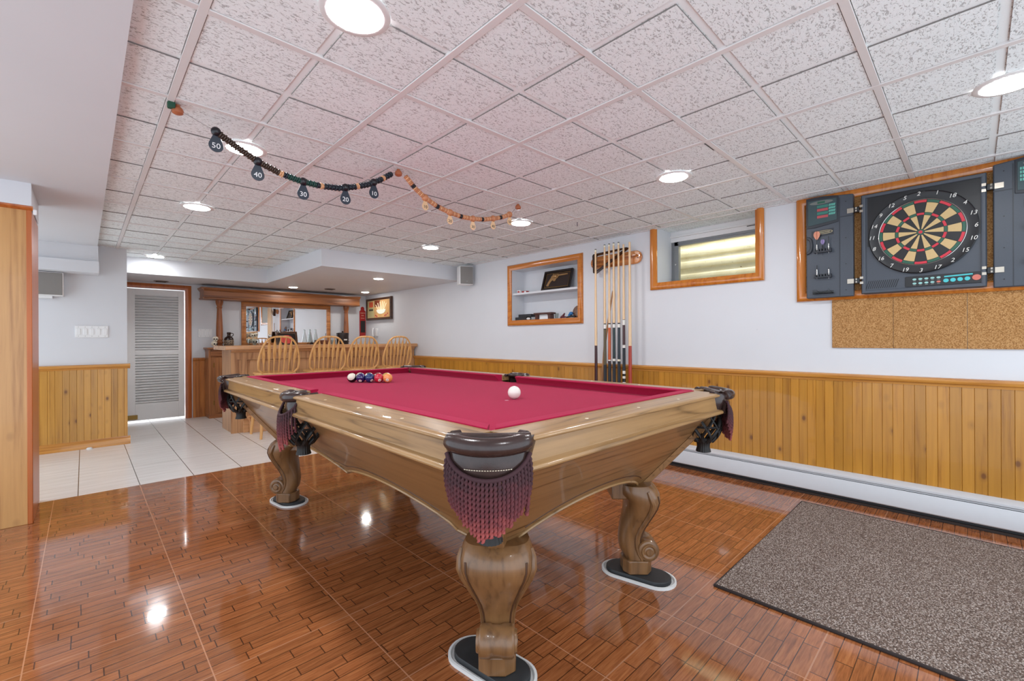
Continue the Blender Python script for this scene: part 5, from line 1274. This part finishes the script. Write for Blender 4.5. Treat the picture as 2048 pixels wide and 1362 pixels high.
# ------------------------------------------------------------------ things in the niche
SH = 1.515; NB = NZ0
t = thing('revolver_shadow_box', 'dark framed shadow box with a brass revolver leaning on the niche shelf', 'picture', (XW+.12, 2.95, SH))
def lp(y, z, h): return (XW+.075+.32*z-h*.95, y, SH+z+h*.3)
rs = []
for a, z, da, dz in ((2.83, .190, -1, 1), (2.83, .022, -1, -1), (3.165, .022, 1, -1), (3.165, .190, 1, 1)):
    rs.append([lp(a+da*d, z+dz*d, h) for d, h in ((0, 0), (0, .014), (.006, .018), (.016, .018), (.020, .010), (.020, -.01), (0, -.01))])
MB().rings(rs, closed=True).build('frame', plain('black_brown_frame', (34, 24, 20), .3), t, smooth=25)
MB().prism([(2.83, .022), (3.165, .022), (3.165, .190), (2.83, .190)], lambda u, v: lp(u, v, -.006), lambda u, v: lp(u, v, 0)).build('backing', plain('dark_brown_felt', (46, 32, 28), .8), t, smooth=0)
ib = []
for a, z, da, dz in ((2.842, .178, -1, 1), (2.842, .034, -1, -1), (3.153, .034, 1, -1), (3.153, .178, 1, 1)): ib.append([lp(a+da*d, z+dz*d, h) for d, h in ((0, .0), (0, .003), (.004, .003), (.004, 0))])
MB().rings(ib, closed=True).build('inner_line', BRASS, t, smooth=0)
gun = [(2.865, .150), (2.865, .163), (2.985, .163), (2.990, .168), (3.045, .168), (3.060, .176), (3.066, .158), (3.078, .150), (3.085, .128), (3.104, .100), (3.122, .062), (3.128, .048), (3.098, .044), (3.090, .066), (3.072, .096), (3.052, .108), (3.044, .095), (3.024, .092), (3.012, .104), (3.012, .120), (2.990, .124), (2.986, .140), (2.975, .147)]
MB().prism(gun, lambda u, v: lp(u, v, .0), lambda u, v: lp(u, v, .010)).build('revolver', plain('antique_gold', (176, 138, 92), .35, .5), t, bevel=.002)
MB().lathe([(0, -.022), (.015, -.022), (.018, -.018), (.018, .018), (.015, .022), (0, .022)], lp(3.018, .142, .010), 14, Matrix.Rotation(PI/2, 4, 'X')).build('revolver_cylinder', plain('antique_gold', (176, 138, 92), .35, .5), t)
def small_box(y0, y1, z0, h, x0, x1, m, lb, cat, nm='small_box'):
    t = thing(nm, lb, cat, ((x0+x1)/2, (y0+y1)/2, z0)); B(x0, x1, y0, y1, z0, z0+h).build('carton', m, t, bevel=.002); return t
t = small_box(3.455, 3.505, SH, .030, XW+.025, XW+.065, WHITEP, 'small white card box at the left end of the niche shelf', 'box', 'card_box')
B(XW+.0235, XW+.0255, 3.465, 3.495, SH+.006, SH+.022).build('red_print', RED, t, smooth=0)
t = small_box(3.375, 3.445, SH, .020, XW+.04, XW+.085, RED, 'flat red and white card packet on the niche shelf', 'box', 'card_packet')
B(XW+.0385, XW+.0405, 3.38, 3.41, SH+.003, SH+.016).build('white_print', WHITEP, t, smooth=0)
small_box(3.36, 3.53, NB, .034, XW+.02, XW+.10, plain('black_leather_case', (26, 28, 32), .5), 'black flat case at the bottom left of the niche', 'case', 'black_case')
small_box(3.30, 3.49, NB+.0345, .030, XW+.03, XW+.11, plain('black_leather_case', (26, 28, 32), .5), 'black case lying on top of the flat black case', 'case', 'black_case')
t = thing('white_shell', 'small white shell in front of the black cases', 'shell', (XW+.02, 3.33, NB))
MB().sphere((XW+.018, 3.325, NB+.014), .016, 14, 8, (.8, 1.8, .8)).build('shell', plain('white_shell', (214, 212, 208), .4), t)
t = thing('wooden_stand', 'small reddish wooden stand with white card in the middle of the niche floor', 'stand', (XW+.05, 3.13, NB))
MB().box(XW+.02, XW+.09, 3.00, 3.255, NB+.052, NB+.070).ext([(3.02, NB), (3.055, NB), (3.055, NB+.035), (3.065, NB+.052), (3.02, NB+.052)], 'x', XW+.025, XW+.085).ext([(3.235, NB), (3.20, NB), (3.20, NB+.035), (3.19, NB+.052), (3.235, NB+.052)], 'x', XW+.025, XW+.085).build('stand_body', plain('dark_red_wood', (76, 38, 28), .3), t, bevel=.003)
B(XW+.05, XW+.054, 3.06, 3.195, NB+.002, NB+.05).build('white_card', WHITEP, t, smooth=0)
t = thing('shot_glass', 'tiny clear glass in the niche right of the wooden stand', 'glass', (XW+.05, 2.955, NB))
MB().lathe([(0, NB), (.016, NB), (.021, NB+.055), (.019, NB+.055), (.014, NB+.008), (0, NB+.008)], (XW+.05, 2.955, 0), 16).build('glass_cup', glass('shot_glass', (222, 226, 222)), t)
t = thing('maroon_figure', 'small maroon toy figure beside the tiny glass in the niche', 'figurine', (XW+.04, 2.85, NB))
MB().tube([(XW+.04, 2.895, NB+.008), (XW+.04, 2.865, NB+.022), (XW+.04, 2.842, NB+.052)], [.010, .014, .006], 10).tube([(XW+.04, 2.862, NB+.015), (XW+.04, 2.82, NB+.012)], [.011, .006], 8).build('body', plain('maroon_toy', (92, 34, 44), .4), t)
t = thing('blue_figure', 'small bright blue toy figure next to the round plaque', 'figurine', (XW+.04, 2.77, NB))
MB().sphere((XW+.045, 2.765, NB+.046), .022, 14, 8, (1, 1, .8)).sphere((XW+.045, 2.785, NB+.028), .016, 12, 8).build('head', plain('blue_toy', (40, 112, 172), .35), t)
MB().tube([(XW+.04, 2.82, NB+.009), (XW+.04, 2.76, NB+.018), (XW+.04, 2.71, NB+.012)], [.007, .012, .010], 10).build('dark_body', INK, t)
t = thing('round_plaque', 'round carved brown plaque with metal ring leaning in the right corner of the niche', 'plaque', (XW+.08, 2.70, NB))
Mp = Matrix.Translation((XW+.085, 2.705, NB+.062)) @ Matrix.Rotation(math.radians(-78), 4, 'Y')
MB().lathe([(0, 0), (.058, 0), (.062, .004), (.062, .012), (.056, .018), (.048, .015), (0, .018)], (0, 0, 0), 30, Mp).build('disc', plain('carved_brown_disc', (104, 70, 52), .4, var=.5, sc=45), t)
MB().tube([(XW+.098, 2.705+.011*math.cos(2*PI*k/16), NB+.138+.012*math.sin(2*PI*k/16)) for k in range(16)], .0022, 6, closed=True).build('ring', CHROME, t)
